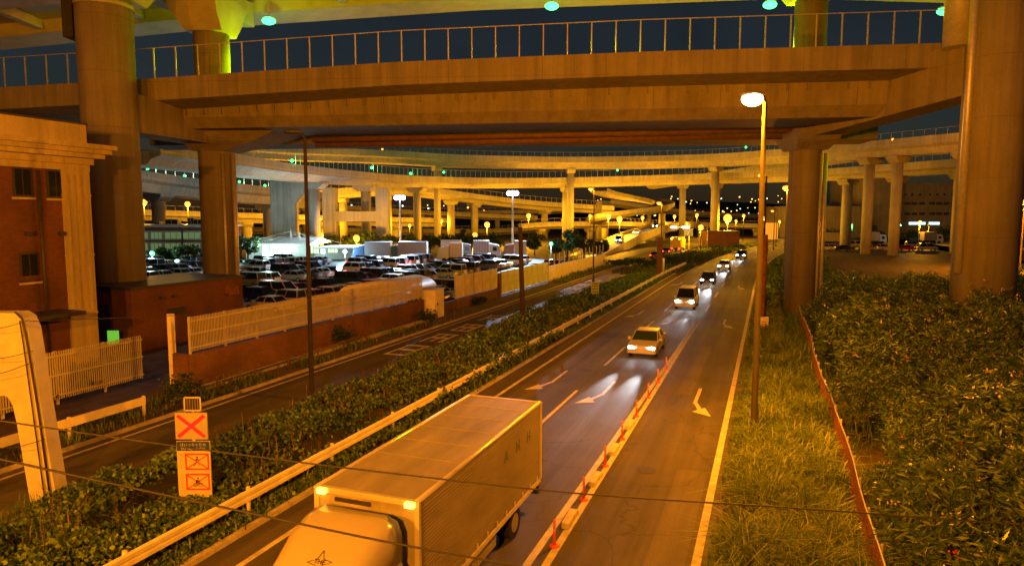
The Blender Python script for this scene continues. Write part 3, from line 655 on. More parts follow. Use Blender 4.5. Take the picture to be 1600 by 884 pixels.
def bwin(s, z, w=1.0, h=1.55):
    b = MB(); b.rbox(s-w/2, s+w/2, T0, T0+.03, z, z+h); f = b.build('window', M_DARK, t)
    b = MB(); b.rbox(s-w/2+.12, s-.03, T0+.031, T0+.045, z+.12, z+h-.12); b.rbox(s+.03, s+w/2-.12, T0+.031, T0+.045, z+.12, z+h-.12); b.build('pane', M_GLASSD, f)
    b = MB(); b.rbox(s-w/2-.08, s+w/2+.08, T0, T0+.1, z-.12, z-.003); b.build('sill', M_STONE, f)
def onwall(px, py):   # where a direction meets the wall plane
    r = ray(px, py); k = (T0)/(r[0]*cA-r[1]*sA); p = Vector((r[0]*k, r[1]*k, CAMH+r[2]*k)); return STof(p)[0], p.z
for px, py in ((35, 285), (87, 288), (46, 418)):
    s, z = onwall(px, py); bwin(s, z-.75)
s, z = onwall(20, 418); 
for px, py in ((33, 242), (87, 245), (43, 365), (95, 365)):
    s, z = onwall(px, py); b = MB(); b.rbox(s-.16, s+.16, T0, T0+.22, z-.1, z+.1); b.build('vent_hood', M_DARK, t)
b = MB(); b.rbox(16, 26, T0+.02, T0+2.0, 3.3, 3.5); b.build('entrance_canopy', M_DARK, t)
b = MB(); b.rbox(17, 24.5, T0, T0+.06, .1, 3.0); b.build('entrance_door', M_DARK, t)
for s_p in (25.2, 8.5):
    b = MB(); p = W(s_p, T0+.12); b.tube([(p.x, p.y, 0), (p.x, p.y, H_-2.3)], .07, 8); b.build('down_pipe', M_DARK, t)
b = MB(); b.rbox(10, 26.4, T0+.001, T0+.05, 5.2, 5.42); b.build('string_course', M_BRICK, t)
# low brick building around the column foot
t = thing('brick_annex', 'low flat-roofed dark brick building at the foot of the thick left column', 'building', W(36, -40), 0)
b = MB(); b.rbox(31.5, 41.2, -43.2, -37.2, -.2, 3.9); b.build('wall', M_BRICK, t)
b = MB(); b.rbox(31.4, 41.3, -43.3, -37.1, 3.9, 4.08); b.build('roof', M_DARK, t)
b = MB(); b.rbox(31.42, 31.49, -42.5, -39, .2, 2.9); b.build('door', M_DARK, t)
b = MB(); b.rbox(34.2, 35.6, -37.2, -37.14, 1.9, 2.4); b.build('vent_grille', M_DARK, t)
b = MB()
for i in range(7):
    a = R(180*i/6); 
b.loft([[(W(39.4, -37.2, 2.9)+Vector((0, 0, 0))), W(40.4, -37.2, 2.9), W(40.4, -37.2, 3.55), W(39.4, -37.2, 3.55)], [W(39.4, -36.75, 2.75), W(40.4, -36.75, 2.75), W(40.4, -36.85, 3.3), W(39.4, -36.85, 3.3)]]); b.build('exhaust_hood', M_RUST, t)
for s in (33.6, 34.6): b = MB(); b.rbox(s, s+.25, -37.2, -37.0, 3.1, 3.3); b.build('wall_lamp', M_DARK, t)
# small green-lit panel by the annex
p = A(177, 527, 41.5); t = thing('lit_panel', 'small green glowing panel between fence and dark annex wall', 'lit sign', (p.x, p.y, 0))
b = MB(); b.tube([(p.x, p.y+.06, 0), (p.x, p.y+.06, p.z)], .04, 6); b.build('post', M_POLE, t)
b = MB(); b.box(p.x-.33, p.x+.33, p.y-.05, p.y+.05, p.z-.42, p.z+.42); b.build('face', emit('green_panel', (.25, 1, .08), .35, True), t)
# office building behind the left columns
YB = 128; p0, p1 = A(150, 350, YB), A(330, 350, YB); zt_ = A(240, 351, YB).z
t = thing('office_building', 'three-storey red brick office with white framed windows behind the left columns', 'building', (p0.x/2+p1.x/2, YB+6, 0))
b = MB(); b.box(p0.x, p1.x, YB, YB+14, -.2, zt_-.5); b.build('wall', M_BRICKF, t)
b = MB(); b.box(p0.x-.2, p1.x+.2, YB-.25, YB+14.2, zt_-.5, zt_); b.build('parapet', M_WHITES, t)
LIT = emit('office_window_glow', (.55, .85, .35), .12)
for za, zb_ in ((363, 373), (380, 391), (397, 407)):
    for xa, xb in ((176, 206), (215, 231), (236, 253), (258, 284), (286, 313)):
        a, c = A(xa, zb_, YB), A(xb, za, YB); b = MB()
        w_ = .28
        b.box(a.x, c.x, YB-.1, YB-.003, c.z, c.z+w_); b.box(a.x, c.x, YB-.1, YB-.003, a.z-w_, a.z); b.box(a.x-w_, a.x, YB-.1, YB-.003, a.z-w_, c.z+w_); b.box(c.x, c.x+w_, YB-.1, YB-.003, a.z-w_, c.z+w_)
        f = b.build('window', M_WHITES, t); b = MB(); n = 3
        for i in range(n): b.box(a.x+(c.x-a.x)*i/n+.05, a.x+(c.x-a.x)*(i+1)/n-.05, YB-.04, YB-.004, a.z, c.z)
        b.build('pane', LIT, f)
for xa, w_, h_ in ((268, 2.4, 1.0), (298, 1.2, 1.3), (309, 1.6, 1.0), (245, 1.0, .6)):
    q = A(xa, 350, YB+4); b = MB(); b.box(q.x-w_/2, q.x+w_/2, q.y, q.y+1.5, zt_-.4, zt_+h_); b.box(q.x-w_/2+.1, q.x-.1, q.y-.06, q.y, zt_+.1, zt_+h_-.15, 1); b.box(q.x+.1, q.x+w_/2-.1, q.y-.06, q.y, zt_+.1, zt_+h_-.15, 1); b.build('air_conditioner', [M_WHITES, M_DARK], t)
# service building with masts
YS = 134; x0, x1 = A(400, 380, YS).x, A(478, 380, YS).x; x2 = A(545, 380, YS).x
t = thing('service_building', 'brightly lit white service building with cable-stayed mast roof beyond the parked cars', 'building', ((x0+x1)/2, YS+5, 0))
zr = A(440, 378, YS).z; b = MB(); b.box(x0-2, x1, YS, YS+12, -.2, zr-.6); b.build('wall', M_WHITES, t)
b = MB(); b.box(x1, x2, YS+2, YS+12, -.2, zr-1.4); b.build('side_wing', M_WHITES, t)
b = MB(); b.loft([[(x0-3, YS-2.5, zr-.55), (x0-3, YS-2.5, zr-.3), (x0-3, YS+5, zr+.8), (x0-3, YS+13, zr-.3), (x0-3, YS+13, zr-.55)], [(x1+1.5, YS-2.5, zr-.55), (x1+1.5, YS-2.5, zr-.3), (x1+1.5, YS+5, zr+.8), (x1+1.5, YS+13, zr-.3), (x1+1.5, YS+13, zr-.55)]]); b.box(x1+1.5, x2+1, YS-.5, YS+13, zr-1.39, zr-1.1); b.build('roof', M_WHITES, t)
SHOP = emit('shop_light', (.62, 1.0, .98), 5.5, True); SHOPG = emit('shop_light_green', (.6, 1.0, .45), 1.6, True)
for xa, xb, za, zb_, m in ((411, 421, 383, 402, SHOP), (423, 440, 384, 403, SHOP), (442, 466, 384, 392, SHOP), (443, 455, 394, 404, SHOP), (481, 494, 383, 396, SHOPG), (497, 504, 388, 397, SHOP), (508, 524, 386, 395, SHOPG)):
    a, c = A(xa, zb_, YS), A(xb, za, YS); off = 0 if xa < 480 else 2; b = MB(); b.box(a.x, c.x, YS+off-.12, YS+off-.003, max(.05, a.z), c.z); f = b.build('lit_window', m, t)
    b = MB()
    for k in range(4): x = a.x+(c.x-a.x)*k/3; b.box(x-.06, x+.06, YS+off-.2, YS+off-.121, max(.05, a.z), c.z)
    b.build('frame', M_DARK, f)
for px in (454, 468):
    q = A(px, 359 if px == 454 else 362, YS+3); b = MB(); b.tube([(q.x, q.y, zr), (q.x, q.y, q.z)], [.22, .1], 8); mst = b.build('mast', M_WHITES, t); b = MB()
    for dx in (-8, -4, 4, 9): b.bar((q.x, q.y, q.z-.3), (q.x+dx, q.y-3, zr-.2), .06, .06)
    b.build('stay_cable', M_WHITES, mst)
point_light('canopy_light', ((x0+x1)/2, YS-8, 3.2), 3500, (.6, 1.0, 1.0), .6, t)
# warehouse on the right, beyond the yard
YW = 285; t = thing('warehouse', 'long multi-storey warehouse with rows of dark windows beyond the yard', 'building', (A(1430, 300, YW).x, YW+20, 0))
def wbox(name, xa, xb, ya, Y, m, d=30): a, c = A(xa, ya, Y), A(xb, ya, Y); b = MB(); b.box(a.x, c.x, Y, Y+d, -.2, a.z); return b.build(name, m, t)
M_WH = concrete('warehouse_render', (.30, .27, .22))
wbox('wall', 1358, 1640, 289, YW, M_WH); wbox('stair_tower', 1352, 1404, 274, YW-3, M_WH); wbox('side_wing', 1230, 1351, 322, YW-6, M_WH)
b = MB(); a, c = A(1404, 289, YW), A(1640, 289, YW); b.box(a.x+.1, c.x, YW-.3, YW+30, a.z, a.z+.8); b.build('parapet', M_WH, t)
WIN = glassm('warehouse_glass', (.02, .02, .018))
for ya, yb in ((302, 306), (316, 320), (332, 336)):
    for xa in (1401, 1413, 1424, 1436, 1452, 1463, 1474, 1486, 1560, 1575, 1590):
        a, c = A(xa, yb, YW), A(xa+(9 if ya > 310 else 3), ya, YW); b = MB(); b.box(a.x, c.x, YW-.06, YW-.003, a.z, c.z); b.build('window', WIN, t)
for ya, yb in ((318, 322), (334, 338), (352, 356)):
    for xa in (1283, 1319):
        a, c = A(xa, yb, YW-6), A(xa+4, ya, YW-6); b = MB(); b.box(a.x, c.x, YW-6.06, YW-6.003, a.z, c.z); b.build('window', WIN, t)
for xa, xb in ((1420, 1446), (1451, 1468)):
    a, c = A(xa, 351, YW), A(xb, 347, YW); b = MB(); b.box(a.x, c.x, YW-.1, YW-.003, a.z, c.z); b.build('lit_window', emit('cool_strip_light', (.45, .85, 1.0), 1.6), t)
a, c = A(1328, 360, YW-7), A(1334, 350, YW-7); b = MB(); b.box(a.x, c.x, YW-6.3, YW-6.1, a.z, c.z); b.build('lit_doorway', emit('green_doorway', (.3, 1, .3), 1.2), t)
# bridge tower far away
YT = 900; q = A(1288, 290, YT); t = thing('bridge_tower', 'far pale A-shaped cable bridge tower between the viaduct columns', 'bridge tower', (q.x, YT, 0))
for sx in (-1, 1):
    b = MB(); b.loft([[(q.x+sx*16+dx, YT+dy, -1) for dx, dy in ((-2.5, -2.5), (2.5, -2.5), (2.5, 2.5), (-2.5, 2.5))], [(q.x+sx*3+dx, YT+dy, 44) for dx, dy in ((-2.5, -2.5), (2.5, -2.5), (2.5, 2.5), (-2.5, 2.5))], [(q.x+sx*2.6+dx, YT+dy, 70) for dx, dy in ((-2, -2), (2, -2), (2, 2), (-2, 2))]]); b.build('leg', M_WHITE, t)
# brown shed by the junction
q = A(1130, 372, 190); t = thing('site_shed', 'low dark brown shed on the grass below the paired columns', 'shed', (q.x, q.y, 0))
b = MB(); b.box(q.x-4.5, q.x+4.5, q.y, q.y+5, -.1, 4.3); b.build('wall', mat('brown_sheet', (.12, .05, .03), .7, .3, 1), t)
b = MB(); b.box(q.x-4.8, q.x+4.8, q.y-.3, q.y+5.3, 4.3, 4.5); b.build('roof', M_DARK, t)
# arched shelter roof behind the fence
t = thing('barrel_roof_shelter', 'shelter with a cream barrel-vault roof just behind the white fence', 'shelter', W(51, -30.3), 0)
b = MB(); rings = []
for s in (46.5, 55.8): rings.append([W(s, -30.3+2.1*math.cos(R(a)), 2.15+1.0*math.sin(R(a))) for a in range(0, 181, 15)])
b.loft(rings, smooth=True); b.build('roof', M_WHITE, t)
for s in (46.8, 55.4):
    for tt in (-28.4, -32.2): b = MB(); p = W(s, tt); b.tube([(p.x, p.y, 0), (p.x, p.y, 2.2)], .07, 8); b.build('post', M_WHITE, t)

# ================================================================== FENCES AND RAILS
def picket(name, label, s0, s1, tt, z0, z1, wallh=0.0, step=.11, wmat=None, pw=.05):
    p = W((s0+s1)/2, tt); th = thing(name, label, 'fence', (p.x, p.y, 0))
    if wallh: b = MB(); b.rbox(s0, s1, tt-.14, tt+.14, -.1, wallh); b.build('base_wall', wmat or M_WALLB, th)
    b = MB(); n = int((s1-s0)/step)
    for i in range(n):
        s = s0+(i+.5)*step; b.rbox(s-pw/2, s+pw/2, tt-.015, tt+.015, z0, z1)
    b.build('pickets', M_WHITES, th)
    b = MB()
    for z in (z0+.18, (z0+z1)/2, z1-.22): b.rbox(s0, s1, tt-.06, tt-.017, z-.035, z+.035)
    for z in (z0+.18, (z0+z1)/2, z1-.22): b.rbox(s0, s1, tt+.017, tt+.05, z-.03, z+.03)
    b.build('rails', M_WHITES, th)
    s = s0+.1
    while s < s1: b = MB(); b.rbox(s-.05, s+.05, tt-.16, tt-.062, max(0, z0-.4) if not wallh else wallh+.002, z1); b.build('post', M_WHITES, th); s += 2.4
    return th
picket('picket_fence', 'white picket fence on a dark brick wall, running beside the roadside verge', 26.0, 50.6, -26.9, 1.75, 3.5, 1.62, step=.1, pw=.034)
picket('picket_fence', 'shorter white picket fence standing on the ground in front of the brick building', 14, 25.8, -29.9, .25, 2.45)
b = MB(); p = W(26.1, -28.3); b.rbox(25.95, 26.2, -28.3, -28.05, 0, 3.6); tag(b.build('gate_post', M_WHITE), 'tall cream gate post where the two white picket fences meet', 'gate post')
t = thing('wall_corner', 'orange brick wall end below the gate post', 'wall', W(26.1, -27.8))
b = MB(); b.rbox(25.95, 26.2, -28.05, -27.05, -.1, 1.6); b.build('brickwork', M_WALLB, t)
def panel_fence(label, s0, s1, tt, z0, z1, wallh, f=W, taper=0):
    p = f((s0+s1)/2, tt); th = thing('panel_fence', label, 'fence', (p.x, p.y, 0), 0, None)
    n = max(1, int((s1-s0)/2.0))
    if wallh: b = MB(); b.rbox(s0, s1, tt-.15, tt+.15, -.1, wallh); b.build('base_wall', M_WALLB, th)
    for i in range(n):
        a = s0+(s1-s0)*i/n; c = s0+(s1-s0)*(i+1)/n; b = MB(); b.rbox(a+.06, c-.06, tt-.02, tt+.02, z0, z1)
        k = a+.2
        while k < c-.1: b.rbox(k, k+.04, tt+.021, tt+.05, z0+.05, z1-.05); k += .25
        b.build('panel', M_WHITE, th)
        b = MB(); b.rbox(a-.05, a+.05, tt-.06, tt+.06, wallh+.002 if wallh else 0, z1+.08); b.build('post', M_WHITES, th)
    return th
panel_fence('cream panel fence on brick footing, beyond the cabinet and before the wooden pole', 57.0, 67.5, -26.9, .95, 3.0, .9)
panel_fence('cream panel fence standing on the ground, just beyond the wooden pole', 68.0, 84.5, -26.7, .2, 2.6, 0)
b = MB(); b.rbox(67.55, 67.95, -27.1, -26.6, -.05, 2.5); tag(b.build('fence_pillar', M_WALLB), 'brick pillar joining the two cream panel fences', 'pillar')
b = MB(); b.rbox(53.2, 56.9, -27.05, -26.75, -.1, .85); tag(b.build('low_wall', M_BRICK), 'low dark brick wall beside the roadside cabinet', 'wall')
t = thing('barrier_fence', 'ramp barrier with tall white posts beside the trees', 'fence', W(100, -26.8))
b = MB(); b.rbox(85, 118, -26.95, -26.65, -.1, 2.0); b.build('barrier_wall', M_WHITE, t)
for i in range(14): b = MB(); s = 85.5+i*2.4; b.rbox(s-.06, s+.06, -26.86, -26.74, 2.0, 3.6); b.build('post', M_WHITES, t)
# roadside cabinet
t = thing('utility_cabinet', 'tall grey roadside utility cabinet in the gap of the white fence', 'cabinet', W(52, -26.4))
b = MB(); b.rbox(51.0, 52.6, -27.2, -25.9, 0, 2.35); b.build('body', M_WHITE, t)
b = MB(); b.rbox(50.9, 52.7, -27.3, -25.8, 2.352, 2.45); b.build('lid', M_GALV, t)
b = MB(); b.rbox(51.15, 52.45, -25.9, -25.87, .15, 2.2); d = b.build('door', M_WHITE, t); b = MB(); b.rbox(51.25, 51.35, -25.87, -25.82, 1.1, 1.3); b.build('handle', M_DARK, d)
# steel guardrail along the main road
t = thing('guardrail', 'long cream steel guardrail half buried in vines beside the main road', 'guardrail', RP(40, -13.5))
prof = [(.0, .5), (.06, .53), (.06, .62), (.0, .66), (.06, .7), (.06, .8), (0, .84), (-.02, .84), (-.02, .5)]
ss = np.linspace(2, 118, 60); b = MB(); b.loft([[RP(s, -13.5+dt, z) for dt, z in prof] for s in ss]); b.build('rail', M_WHITE, t)
s = 3.0
while s < 118: b = MB(); p = RP(s, -13.62); b.tube([(p.x, p.y, -.05), (p.x, p.y, .86)], .06, 8); b.build('post', M_WHITE, t); s += 4.0
def rail(name, label, pts, z0, z1, m, post=2.0, pr=.05):
    th = thing(name, label, 'guardrail', W(*pts[0])); b = MB()
    for (s0, t0), (s1, t1) in zip(pts[:-1], pts[1:]): b.hexa([W(s0, t0-.03, z0), W(s0, t0+.03, z0), W(s1, t1+.03, z0), W(s1, t1-.03, z0), W(s0, t0-.03, z1), W(s0, t0+.03, z1), W(s1, t1+.03, z1), W(s1, t1-.03, z1)])
    b.build('rail', m, th)
    for (s0, t0), (s1, t1) in zip(pts[:-1], pts[1:]):
        n = max(1, int((s1-s0)/post))
        for i in range(n+1):
            p = W(s0+(s1-s0)*i/n, t0+(t1-t0)*i/n-.09); b = MB(); b.tube([(p.x, p.y, -.05), (p.x, p.y, z1+.02)], pr, 8); b.build('post', m, th)
rail('guardrail', 'short cream guardrail on the far verge, ending at a small shrub', [(8, -24.9), (21.5, -24.9)], .45, .8, M_WHITE, 3.2, .07)
rail('pipe_rail', 'low dark pipe rail in front of the brick wall', [(25.5, -24.7), (39, -24.9)], .62, .7, M_RUST, 2.6, .05)
b = MB(); b.rbox(24, 50, -26.0, -25.7, -.05, .22); tag(b.build('plinth_kerb', M_CONC_S), 'broken concrete edging along the foot of the brick wall', 'edging')
for k in range(7):
    s = 43+k*1.7; p = W(s, -24.4); b = MB(); b.tube([(p.x, p.y, -.05), (p.x, p.y, .55+.15*(k % 2))], .05, 8)
    tag(b.build('marker_post', M_RUST), 'short rusty marker post on the verge before the cabinet', 'post', 'rusty verge posts')
# wire mesh fence on the right
t = thing('mesh_fence', 'rusty wire mesh fence with pale top rail between grass and oleanders', 'fence', W(30, 2.6))
def wob(s): return 2.5+.07*math.sin(s*.31)+.02*math.sin(s*.9)
def zob(s): return 1.42+.04*math.sin(s*.43)+.015*math.sin(s*1.3)
b = MB(); ss = np.arange(6, 72, 1.0); b.tube([W(s, wob(s), zob(s)) for s in ss], .024, 6); b.build('top_rail', M_GALV, t)
b = MB(); st_ = .16
for s in np.arange(6, 71, st_):
    a = min(71, s+1.25)
    b.bar(W(s, wob(s), .05), W(a, wob(a), zob(a)-.02), .012, .012); b.bar(W(s, wob(s), zob(s)-.02), W(a, wob(a), .05), .012, .012)
b.build('wire_mesh', M_RUST, t)
for s in np.arange(6, 72, 2.0): b = MB(); p = W(s, wob(s)+.06); b.tube([(p.x, p.y, -.05), (p.x, p.y, zob(s)+.04)], .035, 6); b.build('post', M_GALV, t)

# ================================================================== POLES AND LAMPS
def lamp_post(label, px, pyb, pytop, headx, power=0, col=SODIUM, lit=True, r=.11, bulb=None, group=None, bulbr=.3, Y=None, z0=0, m=None, name='street_lamp', cutoff=None):
    if Y is None: base = G(px, pyb)
    else: base = A(px, pyb, Y); base.z = z0
    top = A(px, pytop, base.y); hz = top.z; t = thing(name, label, 'street lamp', base, 0, group)
    hx = base.x+headx
    b = MB(); b.tube([base, (base.x, base.y, base.z+.35), (base.x, base.y, base.z+.36), (base.x, base.y, hz-.25), (base.x+headx*.15, base.y, hz-.05), (hx, base.y, hz+.02)], [r*1.5, r*1.5, r, r*.62, r*.55, r*.5], 12); b.build('pole', m or M_POLE, t)
    b = MB(); b.ball((hx+headx*.12, base.y, hz+.06), .4, 10, 6, 0, (1.15, .55, .3)); h = b.build('lamp_head', M_GALV if lit else M_DARK, t)
    if lit:
        b = MB(); b.ball((hx+headx*.12, base.y, hz-.12), bulbr, 14, 8, 0, (1.1, .8, .7)); b.build('bulb', bulb or M_BULB, h)
        if power: point_light('lamp_light', (hx+headx*.12, base.y, hz-.12-bulbr*.75), power, col, max(.1, bulbr*.5), t)
    return t
# the near ones
lamp_post('tall street lamp blazing orange, nearest post on the grass verge at right', 1177, 685, 150, -.42, 22000, SODIUM, True, .13, bulbr=.37, bulb=emit('near_sodium_bulb', (1, .66, .28), 9))
lamp_post('tall unlit street lamp rising from the vines, left of the box truck', 488, 625, 208, -.5, 0, lit=False, r=.12)
# lamps of the same row that stand behind the footbridge, out of the picture
for s, tt, pw in ((-11, -.4, 33000), (-9, -15.8, 27000), (-8, -27, 13000)):
    p = W(s, tt); t = thing('street_lamp', 'sodium street lamp behind the footbridge, out of the picture', 'street lamp', p, 0, 'street lamps behind the footbridge')
    b = MB(); b.tube([p, (p.x, p.y, 12.6)], [.16, .09], 10); b.build('pole', M_POLE, t)
    b = MB(); b.ball((p.x-.5, p.y, 12.7), .4, 10, 6, 0, (1.15, .55, .3)); b.build('lamp_head', M_GALV, t); point_light('lamp_light', (p.x-.5, p.y, 12.3), pw, SODIUM, .25, t)
lamp_post('orange street lamp beside the right rear column with glare on it', 1224, 455, 292, -.05, 9000, SODIUM, True, .1, bulbr=.42, Y=74)
lamp_post('orange street lamp at the far right edge, beyond the thick right column', 1592, 440, 315, .05, 70000, SODIUM, True, .12, bulbr=.55, Y=105)
lamp_post('slim orange lamp post behind the median sign on the side road', 927, 440, 294, -.4, 3800, SODIUM, True, .11, bulbr=.3)
lamp_post('slim orange lamp post above the brown kiosk post at the median end', 1032, 430, 316, -.4, 3800, SODIUM, True, .11, bulbr=.3)
# second pole close behind the nearest lamp, with meter box
base = G(1189, 523); t = thing('street_lamp', 'thin lamp pole on a thick rusty lower tube, just behind the nearest lamp', 'street lamp', base)
b = MB(); b.tube([base, (base.x, base.y, 7.2)], .24, 12); b.build('lower_tube', M_RUST, t)
b = MB(); b.tube([(base.x, base.y, 7.2), (base.x, base.y, 11.3), (base.x-.3, base.y, 11.4)], .06, 8); b.build('pole', M_POLE, t)
b = MB(); b.ball((base.x-.35, base.y, 11.35), .25, 10, 6, 0, (1.1, .6, .5)); b.build('bulb', M_BULBF, t)
b = MB(); b.box(base.x-.32, base.x+.32, base.y-.5, base.y-.25, .05, 1.35); bx_ = b.build('meter_box', M_WHITE, t); b = MB()
for i in range(3):
    for j in range(4): b.box(base.x-.17+i*.13, base.x-.1+i*.13, base.y-.52, base.y-.501, .5+j*.16, .56+j*.16)
b.build('vent_slot', M_DARK, bx_)
# tarred wooden pole
base = G(817, 512); b = MB(); tpz = A(813, 355, base.y); b.tube([base, (tpz.x, tpz.y, tpz.z)], [.2, .16], 14); o = b.build('wooden_pole', M_WOOD); tag(o, 'thick tarred wooden pole standing in the vines by the side road', 'pole')
# kiosk post
base = G(1030, 432); t = thing('equipment_post', 'brown equipment post at the end of the median hedge', 'post', base); b = MB(); b.box(base.x-.35, base.x+.35, base.y-.3, base.y+.3, 0, 5.6); b.build('cabinet', M_RUST, t)
b = MB(); b.tube([(base.x+.55, base.y, 0), (base.x+.55, base.y, 2.6)], .16, 8); b.build('stub_post', M_WHITE, t)
# floodlights over the parking
for px, pyb, pyt, Y, lab, pw in ((626, 388, 309, 150, 'blue-white parking floodlight, left of the pair', 42000), (801, 384, 302, 142, 'blue-white parking floodlight, right of the pair', 42000)):
    p = A(px, pyb, Y); z = A(px, pyt, Y).z; t = thing('floodlight_mast', lab+' above the lorries', 'floodlight', (p.x, Y, 0), 0, 'parking floodlights')
    b = MB(); b.tube([(p.x, Y, 0), (p.x, Y, z-.4)], [.26, .14], 10); b.build('mast', M_WHITE, t)
    b = MB(); b.box(p.x-1.1, p.x+1.1, Y-.15, Y+.35, z-.42, z-.3); 
    for k in (-.75, 0, .75): b.box(p.x+k-.33, p.x+k+.33, Y-.05, Y+.3, z-.3, z+.3)
    h = b.build('lamp_frame', M_GALV, t)
    b = MB()
    for k in (-.75, 0, .75): b.ball((p.x+k, Y-.25, z), .58, 10, 6, 0, (.9, .5, .9))
    b.build('bulb', M_BULBW, h); spot_light('flood_light', (0, -1.2, z-.7), (-5, -14, -2), pw*2.4, FLOOD, R(96), .5, .5, t)
    b = MB(); b.box(p.x-1.1, p.x+1.1, Y-1, Y+1, -.05, 1.6); b.build('footing', M_WHITE, t)
# orange sodium lamps scattered through the junction: (px, py of lamp, depth, power, bulb radius)
FAR = [(557, 372, 150, 4500, .55, 'among the trees behind the lorries'), (505, 366, 205, 4500, .45, 'left of the H-shaped portal'), (513, 368, 210, 5500, .55, 'at the foot of the H-shaped portal'),
 (742, 367, 180, 5000, .5, 'low behind the white box lorry'), (761, 351, 195, 6500, .6, 'left of the right floodlight'), (826, 337, 215, 5000, .55, 'right of the right floodlight'),
 (951, 338, 205, 6000, .55, 'left one of the pair by the spiral ramp'), (968, 342, 190, 6000, .6, 'right one of the pair by the spiral ramp'), (1004, 340, 260, 2500, .5, 'behind the tall ramp columns'),
 (1095, 355, 170, 3800, .5, 'on the green verge by the blue sign'), (1137, 341, 205, 9000, .95, 'largest and brightest in the far centre'), (1162, 337, 235, 2200, .4, 'small, right of the brightest one'),
 (1054, 338, 265, 2500, .45, 'above the bright ramp'), (1089, 336, 270, 2500, .5, 'between ramp and paired columns'), (1193, 341, 190, 1200, .4, 'beside the far bend of the main road'),
 (922, 337, 240, 2500, .4, 'left of the spiral ramp lamps'), (920, 383, 150, 900, .3, 'low among the trees by the barrier'), (461, 331, 200, 3500, .4, 'between pale pier and left column'),
 (225, 316, 185, 5200, .6, 'left one above the brick office'), (293, 319, 185, 5200, .55, 'right one above the brick office'), (424, 357, 195, 3500, .4, 'above the service building mast'),
 (1112, 347, 250, 2500, .4, 'right of the blue sign over the low deck'), (1150, 345, 255, 2500, .35, 'over the low deck beside the brown shed'), (1218, 346, 260, 2000, .35, 'near the right rear column, far away'), (985, 330, 270, 2500, .35, 'on the deck that leaves the spiral ramp'), (880, 344, 230, 2500, .4, 'in front of the bright deck'), (690, 345, 240, 3000, .4, 'between the round columns left of the right floodlight'), (640, 352, 230, 3000, .4, 'just right of the left floodlight mast'), (392, 340, 230, 3000, .35, 'right of the left rear column'),
 (483, 338, 215, 3000, .35, 'right of the unlit lamp post'), (500, 342, 220, 2500, .35, 'close by the H-shaped portal beam'), (540, 349, 230, 2500, .35, 'under the H-shaped portal beam')]
for px, py, Y, pw, rr, lab in FAR:
    p = A(px, py, Y); t = thing('junction_lamp', 'orange junction lamp '+lab, 'street lamp', (p.x, Y, 0), 0, 'orange lamps in the junction')
    b = MB(); b.tube([(p.x, Y, 0), (p.x, Y, p.z)], [.12, .07], 6); b.build('pole', M_POLE, t)
    b = MB(); b.ball(p, rr*1.3, 12, 8); b.build('bulb', M_BULB, t); point_light('lamp_light', (p.x, Y, p.z-rr*1.3-.25), pw*3.9, AMBER, .4, t)
p = A(1185, 310, 120)
for px, pyb, pyt, Y, lab in ((1195, 372, 311, 150, 'arm lamp peeping out right of the nearest lamp post'), (1213, 366, 329, 195, 'small arm lamp by the far bend of the main road'), (1209, 372, 323, 175, 'double-armed unlit pole by the far bend')):
    lamp_post('orange '+lab if 'unlit' not in lab else lab, px, pyb, pyt, -1.2, 700 if 'unlit' not in lab else 0, AMBER, 'unlit' not in lab, .12, bulbr=.35, Y=Y)
for px, py, Y, m, lab, pw in ((238, 396, 112, M_BULBG, 'green-white park lamp before the brick office', 500), (530, 419, 92, M_BULBW, 'white park lamp between parked cars beside the rear column', 0), (861, 381, 128, M_BULBG, 'green park lamp beside the trees at the end of the parking', 600), (270, 418, 100, M_BULBW, 'white park lamp among cars between the left columns', 900), (281, 417, 101, M_BULBW, 'small white park lamp among cars, right of its twin', 700), (539, 393, 128, M_BULBW, 'white park lamp before the lorries', 600), (1252, 356, 230, M_BULBG, 'green yard lamp left of the yard columns', 300), (1406, 352, 210, M_BULBG, 'green yard lamp in front of the warehouse', 500), (1437, 347, 215, M_BULBF, 'orange yard lamp in front of the lit warehouse windows', 15000), (1451, 352, 216, M_POLE, 'pale unlit yard pole beside the lit warehouse windows', 0)):
    p = A(px, py, Y); t = thing('park_lamp', lab, 'lamp', (p.x, Y, 0)); b = MB(); b.tube([(p.x, Y, 0), (p.x, Y, p.z)], [.09, .06], 6); b.build('pole', M_WHITE, t)
    b = MB(); b.ball(p, .38, 10, 6); b.build('bulb', m, t)
    if pw: point_light('lamp_light', (p.x, Y-.5, p.z+.1), pw*(3 if px < 600 else 1), (.5, .95, 1) if m is not M_BULBF else AMBER, .3, t)
# small lamps standing on the far viaducts
def deck_lamps(P, N, lst, m, where, grp, r=.3, power=0, col=AMBER):
    n = len(lst)
    for k, (px, py) in enumerate(lst):
        p, nn = interp(P, N, px); q = A(px, py, p[1]); t = thing('viaduct_lamp', f'{where}, {ORD[k]} from the left', 'lamp', (p[0], p[1]+.4, p[2]), 0, grp)
        b = MB(); b.tube([(p[0], p[1]+.4, p[2]), (p[0], p[1]+.4, q.z)], .07, 6); b.build('pole', M_POLE, t)
        b = MB(); b.ball((p[0], p[1]+.4, q.z), r, 8, 6); b.build('bulb', m, t)
        if power: point_light('lamp_light', (p[0], p[1]+.9, q.z+.1), power, col, .3, t)
ORD = ['first', 'second', 'third', 'fourth', 'fifth', 'sixth', 'seventh', 'eighth', 'ninth', 'tenth', 'eleventh', 'twelfth', 'thirteenth', 'fourteenth', 'fifteenth', 'sixteenth', 'seventeenth', 'eighteenth', 'nineteenth', 'twentieth']+['%dth' % k for k in range(21, 80)]
